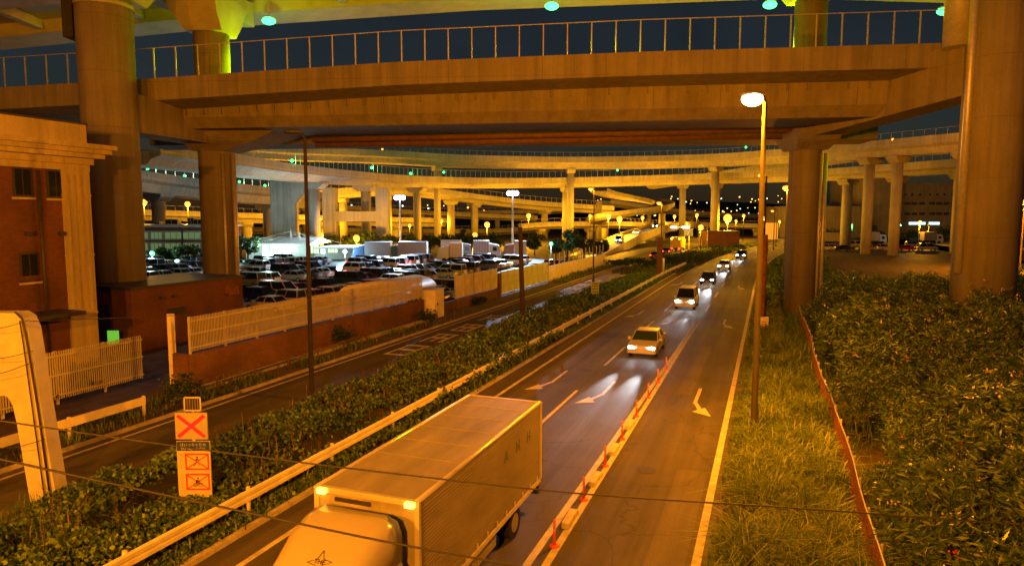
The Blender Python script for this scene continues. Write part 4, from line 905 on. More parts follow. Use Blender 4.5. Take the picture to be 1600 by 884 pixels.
deck_lamps(P1, N1, [(597, 233), (733, 226), (795, 227), (853, 227), (914, 226), (977, 225), (1038, 221), (1102, 216), (1315, 212), (1397, 218)], M_BULBF, 'small orange lamp on the highest far viaduct', 'orange lamps on the highest far viaduct', .32)
deck_lamps(P2, N2, [(455, 251), (580, 262), (641, 271), (693, 269), (965, 266), (1165, 230)], M_BULBG, 'green lamp on the tall-fenced far viaduct', 'green lamps on the tall-fenced far viaduct', .34, 500, MERC)
deck_lamps(P3, N3, [(222, 253), (229, 263), (287, 275), (373, 284), (413, 290)], M_BULBG, 'green lamp on the pale lower viaduct', 'green lamps on the pale lower viaduct', .32, 900, (.7, 1, .7))
ORD = ORD[:20]+['twenty-'+o for o in ORD[:9]]+['thirtieth']+['thirty-'+o for o in ORD[:9]]

# ================================================================== SIGNS, PYLON, WIRES, DELINEATORS
# white A-shaped pylon
Yp = 19.6
def py_(px, pz): p = A(px, 442, Yp); return p
def at_(px, py, dy=0): p = A(px, py, Yp); return Vector((p.x, p.y+dy, p.z))
t = thing('pylon', 'cream A-shaped steel pylon with splayed tapered legs at the lower left corner', 'pylon', (A(30, 800, Yp).x, Yp, 0))
zg = lambda p: Vector((p.x, p.y, -.05))
outer = [at_(-30, 489), at_(24, 489), at_(35, 494), at_(44, 512)]
topz = at_(0, 489).z
def leg(pts_out, pts_in):
    b = MB(); n = len(pts_out); D = .55
    rings = [[(o.x, o.y, o.z), (i.x, i.y, i.z), (i.x, i.y+D, i.z), (o.x, o.y+D, o.z)] for o, i in zip(pts_out, pts_in)]
    b.loft(rings); return b
ro = [at_(44, 512), at_(60, 610), at_(93, 805)]; ri = [at_(14, 618), at_(24, 640), at_(52, 812)]
ri[0] = at_(20, 612)
b = MB(); D = .55
# front plate: head with rounded corner and two legs, one welded outline
prof = [at_(93, 808), at_(60, 610), at_(44, 514), at_(36, 496), at_(24, 489), at_(-30, 489), at_(-46, 496), at_(-54, 514), at_(-70, 610), at_(-103, 808), at_(-62, 812), at_(-36, 660), at_(-28, 634), at_(-20, 622), at_(-12, 618), at_(-2, 618), at_(8, 618), at_(14, 622), at_(20, 634), at_(26, 660), at_(52, 812)]
n = len(prof); fr = [tuple(p) for p in prof]; bk = [(p.x, p.y+D, p.z) for p in prof]
fs = [(i, (i+1) % n, n+(i+1) % n, n+i) for i in range(n)]
b.add(fr+bk, fs)
half = [(0, 1, 19, 20), (1, 2, 18, 19), (2, 3, 17, 18), (3, 4, 16, 17), (4, 5, 15, 16), (5, 6, 14, 15), (6, 7, 13, 14), (7, 8, 12, 13), (8, 9, 10, 11), (8, 11, 12)]
b.add(fr, [tuple(reversed(f)) for f in half]); b.add(bk, half); b.build('frame', M_WHITES, t)
b = MB(); b.tube([at_(26, 487, -.06), at_(37, 498, -.06), at_(44, 530, -.06), at_(62, 640, -.06), at_(84, 800, -.06)], .03, 8); b.tube([at_(33, 500, -.06), at_(40, 545, -.06), at_(76, 806, -.06)], .02, 6); b.build('conduit', M_DARK, t)
for px_ in (84, -90):
    q = A(px_-10, 812, Yp); b = MB(); b.box(q.x-.45, q.x+.45, q.y-.15, q.y+.75, -.05, q.z+.03); b.build('footing', M_CONC_S, t)

# wires of the footbridge span
def wire(label, pts, Y, r=.012):
    P = smooth_path([tuple(A(px, py, y)) for (px, py), y in zip(pts, Y)], 6); b = MB(); b.tube(P, r, 6); tag(b.build('wire', M_DARK), label, 'cable', 'cables crossing the picture')
wire('upper black cable sagging across the road above the box truck', [(-60, 648), (0, 657), (257, 694), (545, 731), (900, 770), (1240, 793), (1660, 824)], [9.5, 9.5, 9.3, 9.2, 9.1, 9, 9], .012)
wire('lower black cable crossing the cab of the box truck', [(-60, 708), (0, 717), (147, 749), (400, 803), (600, 845), (813, 884), (1000, 918)], [7.6]*7, .013)
for k, (a, b_) in enumerate((((-40, 514), (46, 500)), ((-40, 560), (52, 548)), ((-40, 588), (50, 566)), ((-20, 700), (70, 686)))):
    wire(['thin wire over the top of the cream pylon', 'thin wire across the pylon head, below the top one', 'thin slanting wire across the pylon just above its opening', 'thin wire across the pylon legs'][k], [a, ((a[0]+b_[0])/2, (a[1]+b_[1])/2+5), b_], [18.8, 19, 19.2], .012)
wire('thin wire running from the pylon along the brick building front', [(46, 502), (200, 496), (330, 490)], [19.4, 22, 26], .012)

# red-cross warning sign
base = W(15.0, -15.6); t = thing('warning_sign', 'red X light sign with solar panel above a do-not-enter board, in the vines', 'sign', base)
Ys = base.y; RX = lambda px, py, dy=0: (A(px, py, Ys).x, Ys+dy, A(px, py, Ys).z)
b = MB(); zt_ = A(303, 640, Ys).z; b.tube([(base.x, Ys+.1, -.05), (base.x, Ys+.1, zt_)], .045, 10); b.build('pole', M_GALV, t)
def panel(name, x0, y0, x1, y1, m, dy=0, th=.05, par=t):
    a, c = A(x0, y1, Ys), A(x1, y0, Ys); b = MB(); b.box(a.x, c.x, Ys+dy-th, Ys+dy, a.z, c.z); return b.build(name, m, par)
sp = panel('solar_panel', 290, 620, 314, 640, M_DARK, -.02, .03); 
b = MB(); a, c = A(290, 640, Ys), A(314, 620, Ys)
for x0, x1, z0, z1 in ((a.x-.02, a.x+.02, a.z, c.z), (c.x-.02, c.x+.02, a.z, c.z), (a.x, c.x, a.z-.02, a.z+.02), (a.x, c.x, c.z-.02, c.z+.02)): b.box(x0, x1, Ys-.065, Ys-.051, z0, z1)
for i in range(1, 6): x = a.x+(c.x-a.x)*i/6; b.box(x-.003, x+.003, Ys-.056, Ys-.0505, a.z+.02, c.z-.02)
b.build('panel_frame', M_WHITES, sp)
xp = panel('light_board', 276, 644, 324, 685, mat('sign_face', (.36, .34, .26), .5, .1, 1)); b = MB(); a, c = A(280, 681, Ys), A(320, 648, Ys); cx, cz = (a.x+c.x)/2, (a.z+c.z)/2; hw, hh = (c.x-a.x)/2, (c.z-a.z)/2
for sgn in (1, -1):
    d = Vector((hw, 0, sgn*hh)); L = d.length; d /= L; nn = Vector((-d.z, 0, d.x))
    b.hexa([(cx+v.x, Ys-.052-k, cz+v.z) for k in (0,) for v in ()] or [Vector((cx, Ys-.06-(.001 if sgn > 0 else 0), cz))+d*u*L+nn*w*.05+Vector((0, y, 0)) for y in (0, -.008) for u, w in ((-1, -1), (1, -1), (1, 1), (-1, 1))])
b.build('cross_strip', emit('red_led_strip', (1, .006, .004), .55), xp)
b = MB()
for sgn in (1, -1):
    d = Vector((hw, 0, sgn*hh)); L = d.length; d /= L; nn = Vector((-d.z, 0, d.x))
    for i in range(22):
        for w in (-.024, .024):
            p = Vector((cx, Ys-.074, cz))+d*(i/21*2-1)*L*.96+nn*w; b.box(p.x-.012, p.x+.012, p.y, p.y+.006, p.z-.012, p.z+.012)
b.build('led_dots', emit('red_led', (1, .02, .012), 1.6, True), xp)
bd = panel('notice_board', 281, 688, 328.5, 775, mat('notice_face', (.46, .43, .33), .5, .1, 1))
a, c = A(281, 775, Ys), A(328.5, 688, Ys); BW, BH = c.x-a.x, c.z-a.z; yf = Ys-.05
WLb = WL[bd.name]
def bt(body, size, u, v, m, xs=1): return text(body, size, m, bd, Matrix.Translation(Vector((a.x+BW*u, yf-.006, a.z+BH*v))-WLb) @ Matrix.Rotation(R(90), 4, 'X'), 'lettering', .001, xs)
M_BLUE = mat('sign_blue', (.02, .05, .35), .5, .1, 1); M_RED = mat('sign_red', (.6, .03, .02), .5, .1, 1); M_BLK = mat('sign_black', (.02, .02, .02), .5, .1, 1)
b = MB(); b.box(a.x+.01, c.x-.01, yf-.004, yf-.0001, a.z+BH*.83, c.z-.01); b.build('blue_header', M_BLUE, bd)
bt('はいっちゃだめ', .115, .5, .935, M_WHITES, .95); bt('DO NOT ENTER', .1, .5, .865, M_WHITES, .98)
for v0, word in ((.49, 'ほこうしゃ'), (.13, 'じてんしゃ')):
    x0, x1, z0, z1 = a.x+BW*.24, a.x+BW*.96, a.z+BH*v0, a.z+BH*(v0+.29); b = MB(); w = .045
    b.box(x0, x1, yf-.004, yf-.0001, z0, z0+w); b.box(x0, x1, yf-.004, yf-.0001, z1-w, z1); b.box(x0, x0+w, yf-.004, yf-.0001, z0+w, z1-w); b.box(x1-w, x1, yf-.004, yf-.0001, z0+w, z1-w)
    for (xa, za, xb, zb_, k) in ((x0+w, z0+w, x1-w, z1-w, 0), (x0+w, z1-w, x1-w, z0+w, 0)): b.bar((xa, yf-.0062-.0011*(za > zb_), za), (xb, yf-.0062-.0011*(za > zb_), zb_), .004, .028)
    b.build('red_prohibition', M_RED, bd)
    b = MB(); cx, cz = (x0+x1)/2, (z0+z1)/2; yy = yf-.003; s = .135
    def seg(x_0, z_0, x_1, z_1, w_=.022): b.bar((cx+x_0*s, yy-.0003*len(b.f), cz+z_0*s), (cx+x_1*s, yy-.0003*len(b.f), cz+z_1*s), .002, w_)
    def disc(x_, z_, r_, n_=12, ring=0):
        if ring: 
            for i in range(n_): seg(x_+r_*math.cos(6.283*i/n_), z_+r_*math.sin(6.283*i/n_), x_+r_*math.cos(6.283*(i+1)/n_), z_+r_*math.sin(6.283*(i+1)/n_), .008)
        else: b.poly([(cx+s*(x_+r_*math.cos(6.283*i/n_)), yy-.004, cz+s*(z_+r_*math.sin(6.283*i/n_))) for i in range(n_)])
    if v0 > .3:
        disc(.05, 1.0, .2); seg(0, .75, -.1, .0, .04); seg(-.1, .0, .4, -.45); seg(.4, -.45, .35, -1.0); seg(-.1, 0, -.4, -.5); seg(-.4, -.5, -.75, -.9); seg(0, .65, .5, .3); seg(0, .65, -.45, .3)
    else:
        disc(-.65, -.6, .38, 12, 1); disc(.65, -.6, .38, 12, 1); disc(.05, .85, .18); seg(0, .6, -.3, .1, .035); seg(-.3, .1, .15, -.15); seg(.15, -.15, .0, -.6); seg(0, .55, .5, .1); seg(-.65, -.6, -.1, -.1, .01); seg(-.1, -.1, .6, -.05, .01); seg(.6, -.05, .65, -.6, .01); seg(-.65, -.6, 0, -.6, .01); seg(0, -.6, .6, -.05, .01)
    b.build('pictogram', M_BLK, bd)
    for i, ch in enumerate(word): bt(ch, .062, .12, v0+.265-i*.055, M_RED)
    bt('・  ・  ・', .06, .58, v0-.035, M_BLK)
# small sign in the median
base = G(930, 470); t = thing('median_sign', 'small pale green notice board in the median, seen before the slim lamp post', 'sign', base)
b = MB(); a, c = A(923.5, 459, base.y), A(936, 440, base.y); b.box(a.x, c.x, base.y-.04, base.y, a.z, c.z); f = b.build('board', mat('green_board', (.35, .45, .2), .6, .1, 1), t)
b = MB()
for i in range(4): z = c.z-.16-i*.27; b.box(a.x+.1, c.x-.1, base.y-.046, base.y-.041, z-.07, z)
b.build('lettering_row', M_BLK, f)
b = MB(); b.tube([(base.x, base.y+.04, -.05), (base.x, base.y+.04, c.z)], .04, 8); b.build('post', M_GALV, t)
# lane delineators with kerb blocks
M_ORG = mat('delineator_orange', (.75, .10, .02), .5, .15, 3)
def delin():
    t = thing('delineator', '', 'delineator', (0, 0, 0), -AL, 'orange delineators along the lane divider')
    b = MB(); b.tube([(0, 0, .0), (0, 0, .03), (0, 0, .06)], [.13, .13, .06], 14); b.build('base', M_ORG, t, local=True)
    b = MB(); b.tube([(0, 0, .06), (0, 0, .72)], [.04, .034], 12); p = b.build('pole', M_ORG, t, local=True)
    b = MB()
    for z in (.42, .56): b.tube([(0, 0, z), (0, 0, z+.06)], .0385, 12, cap=False)
    b.build('reflector_band', M_WHITES, p, local=True); return t
d0 = delin(); sl = [16.3, 19.4, 22.4, 25.4, 28.6, 31.8, 35.0, 38.2]
for i, s in enumerate(sl):
    d = d0 if i == 0 else copy_tree(d0); d.location = W(s, -4.92-.008*(s-16)); d['label'] = 'orange plastic lane delineator post, %s from the bottom of the picture' % ['nearest', 'second', 'third', 'fourth', 'fifth', 'sixth', 'seventh', 'last and eighth'][i]
b = MB(); b.loft([[(-.13, -.55, 0), (.13, -.55, 0), (.13, .55, 0), (-.13, .55, 0)], [(-.11, -.5, .14), (.11, -.5, .14), (.11, .5, .14), (-.11, .5, .14)]])
k0 = b.build('kerb_block', mat('worn_cream_block', (.5, .47, .36), .8, .35, 4, .3), local=True)
for i, s in enumerate([17.9, 21.0, 24.0, 27.2]):
    k = k0 if i == 0 else k0.copy()
    if i: COL.objects.link(k)
    k.location = W(s, -4.95-.006*(s-16), .002); k.rotation_euler = (0, 0, -AL+.02*(-1)**i)
    tag(k, 'cream kerb block lying between lane lines, %s from the bottom of the picture' % ['nearest', 'second', 'third', 'fourth'][i], 'kerb block', 'kerb blocks of the lane divider')
# blue direction sign with two lit signals over the side road end
Yg = 178; t = thing('gantry_sign', 'blue direction sign with two lit pink-white signals hung over the far side road', 'road sign', (A(1062, 380, Yg).x, Yg, 0))
a, c = A(1068.5, 369, Yg), A(1083, 357, Yg); b = MB(); b.box(a.x, c.x, Yg-.1, Yg, a.z, c.z); f = b.build('board', M_BLUE, t)
b = MB(); b.bar((a.x+.4*(c.x-a.x), Yg-.13, a.z+.15), (a.x+.62*(c.x-a.x), Yg-.13, c.z-.5), .03, .16); b.build('arrow', M_WHITES, f)
b = MB(); q = A(1077.5, 350, Yg); b.tube([(q.x, Yg+.1, 0), (q.x, Yg+.1, q.z)], .14, 8); b.tube([(q.x, Yg+.1, c.z+.35), (A(1046, 355, Yg).x, Yg+.1, c.z+.35)], .09, 8); b.build('mast', M_WHITE, t)
for k, (xa, xb) in enumerate(((1048, 1057), (1065.5, 1076))):
    a, c = A(xa, 356.5, Yg), A(xb, 353.5, Yg); b = MB(); b.box(a.x, c.x, Yg-.25, Yg-.05, a.z, c.z); b.build('signal', emit('signal_glow_%s' % 'pink green'.split()[k], ((1, .5, .9), (.6, 1, .85))[k], 6), t)
for px, pyt, lab in ((1106, 349, 'right of the blue sign'), (1092, 360, 'under the orange verge lamp'), (1232, 345, 'far behind the rear column')):
    q = A(px, pyt, 168); b = MB(); b.tube([(q.x, 168, 0), (q.x, 168, q.z)], .1, 8); tag(b.build('white_pole', M_WHITE), 'plain white pole on the green verge, '+lab, 'pole')
# yellow lit site barrier at the end of the main road
q = A(1202, 372, 225); t = thing('site_board', 'yellow lit board at the far end of the main road', 'board', (q.x, q.y, 0)); a, c = A(1196, 372, 225), A(1216, 348, 225); b = MB(); b.box(a.x, c.x, 225, 225.2, 1.0, c.z); b.build('board', emit('amber_board', (1, .42, .03), .5), t)
for xx in (a.x+.3, c.x-.3): b = MB(); b.box(xx-.1, xx+.1, 225.2, 225.4, 0, c.z); b.build('leg', M_POLE, t)

# ================================================================== VEHICLES
def car_parts(kind):
    """mesh builders of one car in local coordinates, nose towards +x"""
    K = dict(sedan=(4.5, 1.72, 1.42, .92, (1.05, -1.55), (.35, -1.0), .78), hatch=(4.0, 1.70, 1.5, .95, (1.1, -1.85), (.35, -1.45), .8), van=(4.7, 1.76, 1.86, 1.05, (1.55, -2.2), (.85, -2.05), .95), kei=(3.4, 1.48, 1.72, 1.0, (1.15, -1.6), (.7, -1.5), .9), suv=(4.5, 1.8, 1.66, 1.02, (1.05, -2.05), (.4, -1.75), .95))[kind]
    L, Wd, H, bz, (xf, xr), (xf2, xr2), hood = K; P = {}
    prof = [(L/2-.02, .28), (L/2, .55), (L/2-.12, hood-.06), (L/2-.35, hood), (xf, bz-.02), (xf-.1, bz), (xr+.1, bz+.03), (-L/2+.06, bz if kind != 'sedan' else bz-.02), (-L/2, .6), (-L/2+.04, .3)]
    cx, cz = 0, .62; b = MB()
    def ring(y, k): return [(cx+(x-cx)*(1-k*.4), y, cz+(z-cz)*(1-k)) for x, z in prof]
    b.loft([ring(-Wd/2, .07), ring(-Wd/2+.05, .015), ring(-Wd/2+.16, 0), ring(Wd/2-.16, 0), ring(Wd/2-.05, .015), ring(Wd/2, .07)], smooth=False)
    wb, wt = Wd/2-.06, Wd/2-.2
    def q(x, y, z): return (x, y, z)
    b.loft([[q(xf2+.02, -wt, H-.05), q(xf2+.02, wt, H-.05), q(xr2-.02, wt, H-.05), q(xr2-.02, -wt, H-.05)], [q(xf2-.12, -wt+.06, H), q(xf2-.12, wt-.06, H), q(xr2+.12, wt-.06, H), q(xr2+.12, -wt+.06, H)]])
    for sy in (-1, 1):
        for (x0, x1) in ((xf, xf2), (xr, xr2), ((xf+xr)/2+.1, (xf2+xr2)/2)): b.bar((x0, sy*(wb+.004), bz-.03), (x1, sy*(wt+.004), H-.03), .04, .055)
        b.box(xf-.32, xf-.1, sy*(Wd/2+.02), sy*(Wd/2+.2), bz-.02, bz+.12) if sy > 0 else b.box(xf-.32, xf-.1, -Wd/2-.2, -Wd/2-.02, bz-.02, bz+.12)
    P['body'] = b
    b = MB(); b.loft([[q(xf, -wb, bz-.02), q(xf, wb, bz-.02), q(xr, wb, bz-.02), q(xr, -wb, bz-.02)], [q(xf2, -wt, H-.045), q(xf2, wt, H-.045), q(xr2, wt, H-.045), q(xr2, -wt, H-.045)]]); P['windows'] = b
    P['wheel'] = []
    for x in (L/2-.82, -L/2+.8):
        for sy in (-1, 1):
            b = MB(); y = sy*(Wd/2-.1); r = .31; b.tube([(x, y-.11, r), (x, y+.11, r)], r, 18, 0); b.tube([(x, y+sy*.112-.003, r), (x, y+sy*.112+.003, r)], r*.62, 14, 1); P['wheel'].append(b)
    P['headlight'] = []; P['tail_light'] = []
    for sy in (-1, 1):
        b = MB(); y0, y1 = sorted((sy*(Wd/2-.42), sy*(Wd/2-.08))); b.box(L/2-.2, L/2-.01, y0, y1, hood-.24, hood-.09); P['headlight'].append(b)
        b = MB(); y0, y1 = sorted((sy*(Wd/2-.3), sy*(Wd/2-.06))); b.box(-L/2-.012, -L/2+.15, y0, y1, .68, .68+(.2 if kind in ('sedan', 'hatch') else .38)); P['tail_light'].append(b)
    b = MB(); b.box(-L/2-.02, -L/2-.006, -.17, .17, .5, .66); b.box(L/2+.002, L/2+.014, -.17, .17, .36, .5); P['number_plate'] = [b]
    return P
CAR_MATS = dict(body=M_PAINTCAR, windows=M_GLASSD, wheel=[M_RUBBER, M_RIM], headlight=M_LENS, tail_light=M_REDL, number_plate=M_WHITES)
PROTO, FARM = {}, {}
def proto(kind, lights=None):
    key = (kind, lights)
    if key in PROTO: return PROTO[key]
    P = car_parts(kind); d = {}
    t = bpy.data.objects.new('car', None)
    for nm, bs in P.items():
        for b in (bs if isinstance(bs, list) else [bs]):
            m = CAR_MATS[nm]
            if lights == 'head' and nm == 'headlight': m = M_HEAD
            if lights == 'tail' and nm == 'tail_light': m = M_TAIL
            d.setdefault(nm, []).append(b.mesh(nm, m))
    PROTO[key] = d; return d
def farmesh(kind):
    if kind in FARM: return FARM[kind]
    P = car_parts(kind); J = MB(); mats = [M_PAINTCAR, M_GLASSD, M_RUBBER, M_RIM, M_LENS, M_REDL, M_WHITES]; off = dict(body=0, windows=1, wheel=2, headlight=4, tail_light=5, number_plate=6)
    for nm, bs in P.items():
        for b in (bs if isinstance(bs, list) else [bs]):
            n = len(J.v); J.v += b.v; J.f += [tuple(i+n for i in f) for f in b.f]; J.m += [off[nm]+k for k in b.m]; J.sm += b.sm
    FARM[kind] = J.mesh('car', mats); return FARM[kind]
def car(kind, loc, rz, col, label, group=None, detail=True, lights=None, name='parked_car', cat='car'):
    if not detail:
        o = bpy.data.objects.new(name, farmesh(kind)); COL.objects.link(o); o.location = loc; o.rotation_euler = (0, 0, rz); o.color = (*col, 1); return tag(o, label, cat, group)
    t = thing(name, label, cat, loc, rz, group)
    for nm, ms in proto(kind, lights).items():
        for me in ms:
            o = bpy.data.objects.new(nm, me); COL.objects.link(o); o.parent = t; o.color = (*col, 1)
    return t
COLS = [('white', (.75, .75, .73)), ('white', (.7, .7, .68)), ('silver', (.4, .41, .42)), ('silver', (.45, .46, .47)), ('black', (.015, .015, .017)), ('black', (.02, .02, .022)), ('grey', (.12, .12, .13)), ('dark blue', (.02, .04, .16)), ('dark red', (.25, .015, .02)), ('beige', (.45, .38, .26))]
KN = dict(sedan='saloon car', hatch='hatchback', van='people carrier', kei='tall small car', suv='off-roader')
# rows of the big car park: each row runs away from the road's white fence
rows = [(-31.5, 0), (-42, 1), (-47.4, 0), (-58.5, 1), (-63.9, 0), (-75, 1), (-80.4, 0), (-91.5, 1), (-96.9, 0), (-108, 1)]
ncar = 0
for ri_, (tt, fl) in enumerate(rows):
    k = 0; s = 47.0
    while s < 150:
        s += rnd.uniform(2.55, 2.8); p = W(s, tt+rnd.uniform(-.25, .25)); rr = rnd.random()
        kind = rnd.choices(['sedan', 'hatch', 'van', 'kei', 'suv'], [26, 20, 28, 14, 12])[0]; cn, cc = rnd.choice(COLS)
        rz = -AL+(math.pi if fl else 0)+rnd.uniform(-.03, .03)
        if rr < .1: continue
        if p.y > 124: continue
        zc = p.y*ct-(-CAMH+1.0)*st; px = 800+FPX*p.x/zc; pyy = 442-FPX*((1.3-CAMH)*ct+p.y*st)/zc
        if px < 212 or px > 880: continue
        if px < 396 and pyy > 440: continue
        if 300 < px < 372 and p.y > 62 and not (px < 318 or px > 362): continue
        # hidden behind the fence on the wall
        if px > 396 and pyy > 487-(px-396)*.175 and px < 662: continue
        if px >= 722 and pyy > 432-(px-722)*.14: continue
        k += 1; ncar += 1; lit_ = 'head' if rr > .965 else 'tail' if rr > .93 else None
        car(kind, p, rz, cc, f'{cn} {KN[kind]}, {ORD[min(k-1, 38)]} in the {ORD[ri_]} car park row from the fence', 'cars in the big car park', p.y < 88 or lit_ is not None, lit_)
print('cars', ncar)
# yard cars on the right, side-on in one line
for i, (px, kind, cn, cc, wh) in enumerate([(1291, 'kei', 'white', (.75, .74, .7), 'leftmost in the yard line'), (1318, 'sedan', 'dark', (.03, .03, .04), 'second from the left in the yard line'), (1353, 'sedan', 'silver', (.5, .48, .44), 'in front of a white van in the yard line'), (1346, 'van', 'white', (.75, .74, .7), 'behind the silver saloon in the yard'), (1385, 'suv', 'beige', (.5, .44, .34), 'mid-line in the yard, left of the red one'), (1415, 'sedan', 'dark red', (.35, .015, .015), 'only red one of the yard line'), (1448, 'van', 'white', (.75, .74, .7), 'rightmost of the yard line, long'), (1424, 'kei', 'white', (.7, .7, .66), 'behind the red one in the yard'), (1398, 'sedan', 'black', (.03, .03, .03), 'in the second yard line near middle'), (1372, 'suv', 'grey', (.15, .14, .13), 'in the second yard line left of middle'), (1327, 'van', 'silver', (.4, .4, .38), 'in the second yard line behind the dark saloon'), (1583, 'van', 'white', (.7, .7, .66), 'at the right picture edge beyond the thick column'), (1592, 'sedan', 'black', (.03, .03, .03), 'lower at the right picture edge beyond the thick column')]):
    back = 'behind' in wh or 'second yard' in wh; p = G(px, 391.5 if not back else 386.5) if px < 1500 else G(px, 387+(i % 2)*6)
    car(kind, p, R(2 if i % 2 else -3)+(math.pi if i in (0, 2) else 0), cc, f'{cn} {KN[kind]} {wh}', 'cars parked in the yard', True)
# moving cars with their lamps lit: queue in the middle lane towards the footbridge
def lit_car(kind, s, tt, cn, cc, label, away=False, loc=None, rz=None, power=1300):
    p = RP(s, tt) if loc is None else loc
    if rz is None:
        q = RP(s+2, tt); a = math.atan2(q.y-p.y, q.x-p.x); rz = a if away else a+math.pi
    t = car(kind, p, rz, cc, label, 'cars driving with lights on', True, 'tail' if away else 'head', 'car')
    if not away and power:
        L = 2.3
        for sy in (-.6, .6): spot_light('headlight_beam', (L, sy, .68), (L+15, sy*1.1, -.35), power*5, (.9, .95, 1.0), R(10), 1.0, .08, t)
    return t
lit_car('sedan', 43, -6.95, 'silver', (.45, .46, .47), 'silver saloon with bright headlights, first behind the box truck')
lit_car('van', 66, -7.0, 'white', (.7, .7, .68), 'white people carrier with bright headlights, second behind the box truck')
lit_car('hatch', 90, -7.0, 'black', (.02, .02, .02), 'black hatchback with bright headlights, third behind the box truck')
lit_car('sedan', 116, -7.1, 'white', (.7, .7, .68), 'white saloon with headlights at the start of the far bend')
lit_car('suv', 146, -7.2, 'grey', (.1, .1, .11), 'grey off-roader with headlights on the far bend')
lit_car('van', 186, -7.2, 'silver', (.4, .4, .42), 'silver people carrier with headlights, farthest on the main road')

# white box truck in the near middle lane
t = thing('box_truck', 'cream box truck with roof fairing and ribbed sides, driving towards the footbridge', 'truck', W(8.4, -7.1), -AL-math.pi/2, None)
BX = dict(local=True)
M_TRK = mat('truck_cream', (.27, .255, .21), .45, .28, .9, stretch=(.4, 2, 1)); M_TRKC = mat('truck_cab_paint', (.4, .38, .31), .25, .08, .6, spec=.6)
b = MB(); hw = 1.12; x0, x1, z0, z1 = -9.9, -2.55, .95, 3.2   # local +x = nose
b.loft([[(x, -hw, z0), (x, hw, z0), (x, hw, z1-.06), (x, hw-.06, z1), (x, -hw+.06, z1), (x, -hw, z1-.06)] for x in (x0, x1)])
for sy in (-1, 1):
    for z in np.arange(1.1, 3.0, .075): b.box(x0+.12, x1-.12, min(sy*hw, sy*(hw+.012)), max(sy*hw, sy*(hw+.012)), z, z+.035)
box_ = b.build('cargo_box', M_TRK, t, local=True)
b = MB()
for sy in (-1, 1):
    b.tube([(x0, sy*(hw-.02), z1-.02), (x1, sy*(hw-.02), z1-.02)], .055, 8)
    for x in (x0, x1): b.box(x-.04, x+.04, sy*hw-.05, sy*hw+.05, z0, z1)
    b.box(x0, x1, min(sy*(hw-.02), sy*(hw+.03)), max(sy*(hw-.02), sy*(hw+.03)), z0-.1, z0+.02)
for sy in (-1, 1):
    for k in range(12):
        x = x0+.3+(x1-x0-.6)*k/11; b.box(x-.03, x+.03, min(sy*(hw+.013), sy*(hw+.03)), max(sy*(hw+.013), sy*(hw+.03)), z0+.05, z0+.16)
for x in (x0, x1): b.box(x-.045, x+.045, -hw, hw, z1-.1, z1+.012)
b.build('corner_rail', mat('aluminium_rail', (.72, .7, .6), .3, .1, 2, metal=.5), box_, local=True)
b = MB()
for sy in (-1, 1): b.box(x1-.02, x1+.1, sy*(hw-.14)-.09, sy*(hw-.14)+.09, z1-.12, z1-.03)
b.build('marker_lamp', emit('amber_marker', (1, .55, .05), 6), box_, local=True)
b = MB(); b.box(x1-.02, x1+.03, -.7, .1, 2.95, 3.03); b.build('vent_grille', M_DARK, box_, local=True)
b = MB()
for k in range(1, 7): x = x0+(x1-x0)*k/7; b.box(x-.012, x+.012, -hw+.06, hw-.06, z1-.001, z1+.006)
b.build('roof_seam', M_GALV, box_, local=True)
for i, ch in enumerate('ANH'):
    for sy in (1,):
        text(ch, .42, mat('truck_lettering', (.13, .14, .10), .6, .1, 1), box_, Matrix.Translation((x0+2.75-i*.85, hw+.016, 2.5)) @ Matrix.Rotation(math.pi, 4, 'Z') @ Matrix.Rotation(R(90), 4, 'X'), 'lettering', .003)
# cab
def cabring(x, hw_, z0_, z1_, r=.22):
    return [(x, -hw_, z0_), (x, hw_, z0_), (x, hw_, z1_-r), (x, hw_-r*.3, z1_-r*.3), (x, hw_-r, z1_), (x, -hw_+r, z1_), (x, -hw_+r*.3, z1_-r*.3), (x, -hw_, z1_-r)]
b = MB(); b.loft([cabring(-2.2, 1.02, .55, 2.25), cabring(-1.2, 1.04, .5, 2.32), cabring(-.75, 1.04, .5, 2.26), cabring(-.28, 1.02, .48, 1.3), cabring(-.02, .98, .48, 1.2), cabring(.06, .92, .52, 1.1)], smooth=False); cab = b.build('cab', M_TRKC, t, local=True)
b = MB(); b.add([(-.66, -.92, 2.15), (-.66, .92, 2.15), (-.24, .95, 1.33), (-.24, -.95, 1.33)], [(0, 1, 2, 3)])
for v in range(0): pass
b = MB(); b.hexa([(-.27, -.93, 1.32), (-.27, .93, 1.32), (-.72, .9, 2.17), (-.72, -.9, 2.17), (-.235, -.93, 1.34), (-.235, .93, 1.34), (-.69, .9, 2.19), (-.69, -.9, 2.19)]); b.build('windscreen', M_GLASSD, cab, local=True)
for sy in (-1, 1):
    b = MB(); y0, y1 = sorted((sy*1.03, sy*1.052)); b.hexa([(-1.75, y0, 1.4), (-.55, y0, 1.4), (-.55, y1, 1.4), (-1.75, y1, 1.4), (-1.7, y0, 2.05), (-.9, y0, 2.05), (-.9, y1, 2.05), (-1.7, y1, 2.05)]); b.build('side_window', M_GLASSD, cab, local=True)
    b = MB(); b.tube([(-.45, sy*1.0, 2.0), (-.25, sy*1.22, 2.0), (-.25, sy*1.22, 1.6)], .02, 6); b.box(-.28, -.2, sy*1.22-.09, sy*1.22+.09, 1.45, 1.85); b.build('mirror', M_DARK, cab, local=True)
    b = MB(); b.box(-.02, .1, sy*.72-.17, sy*.72+.17, .68, .9); b.build('headlight', M_HEAD, cab, local=True)
    spot_light('headlight_beam', (.15, sy*.72, .8), (16, sy*.8, -.3), 1800, (.9, .95, 1), R(12), 1.0, .08, t)
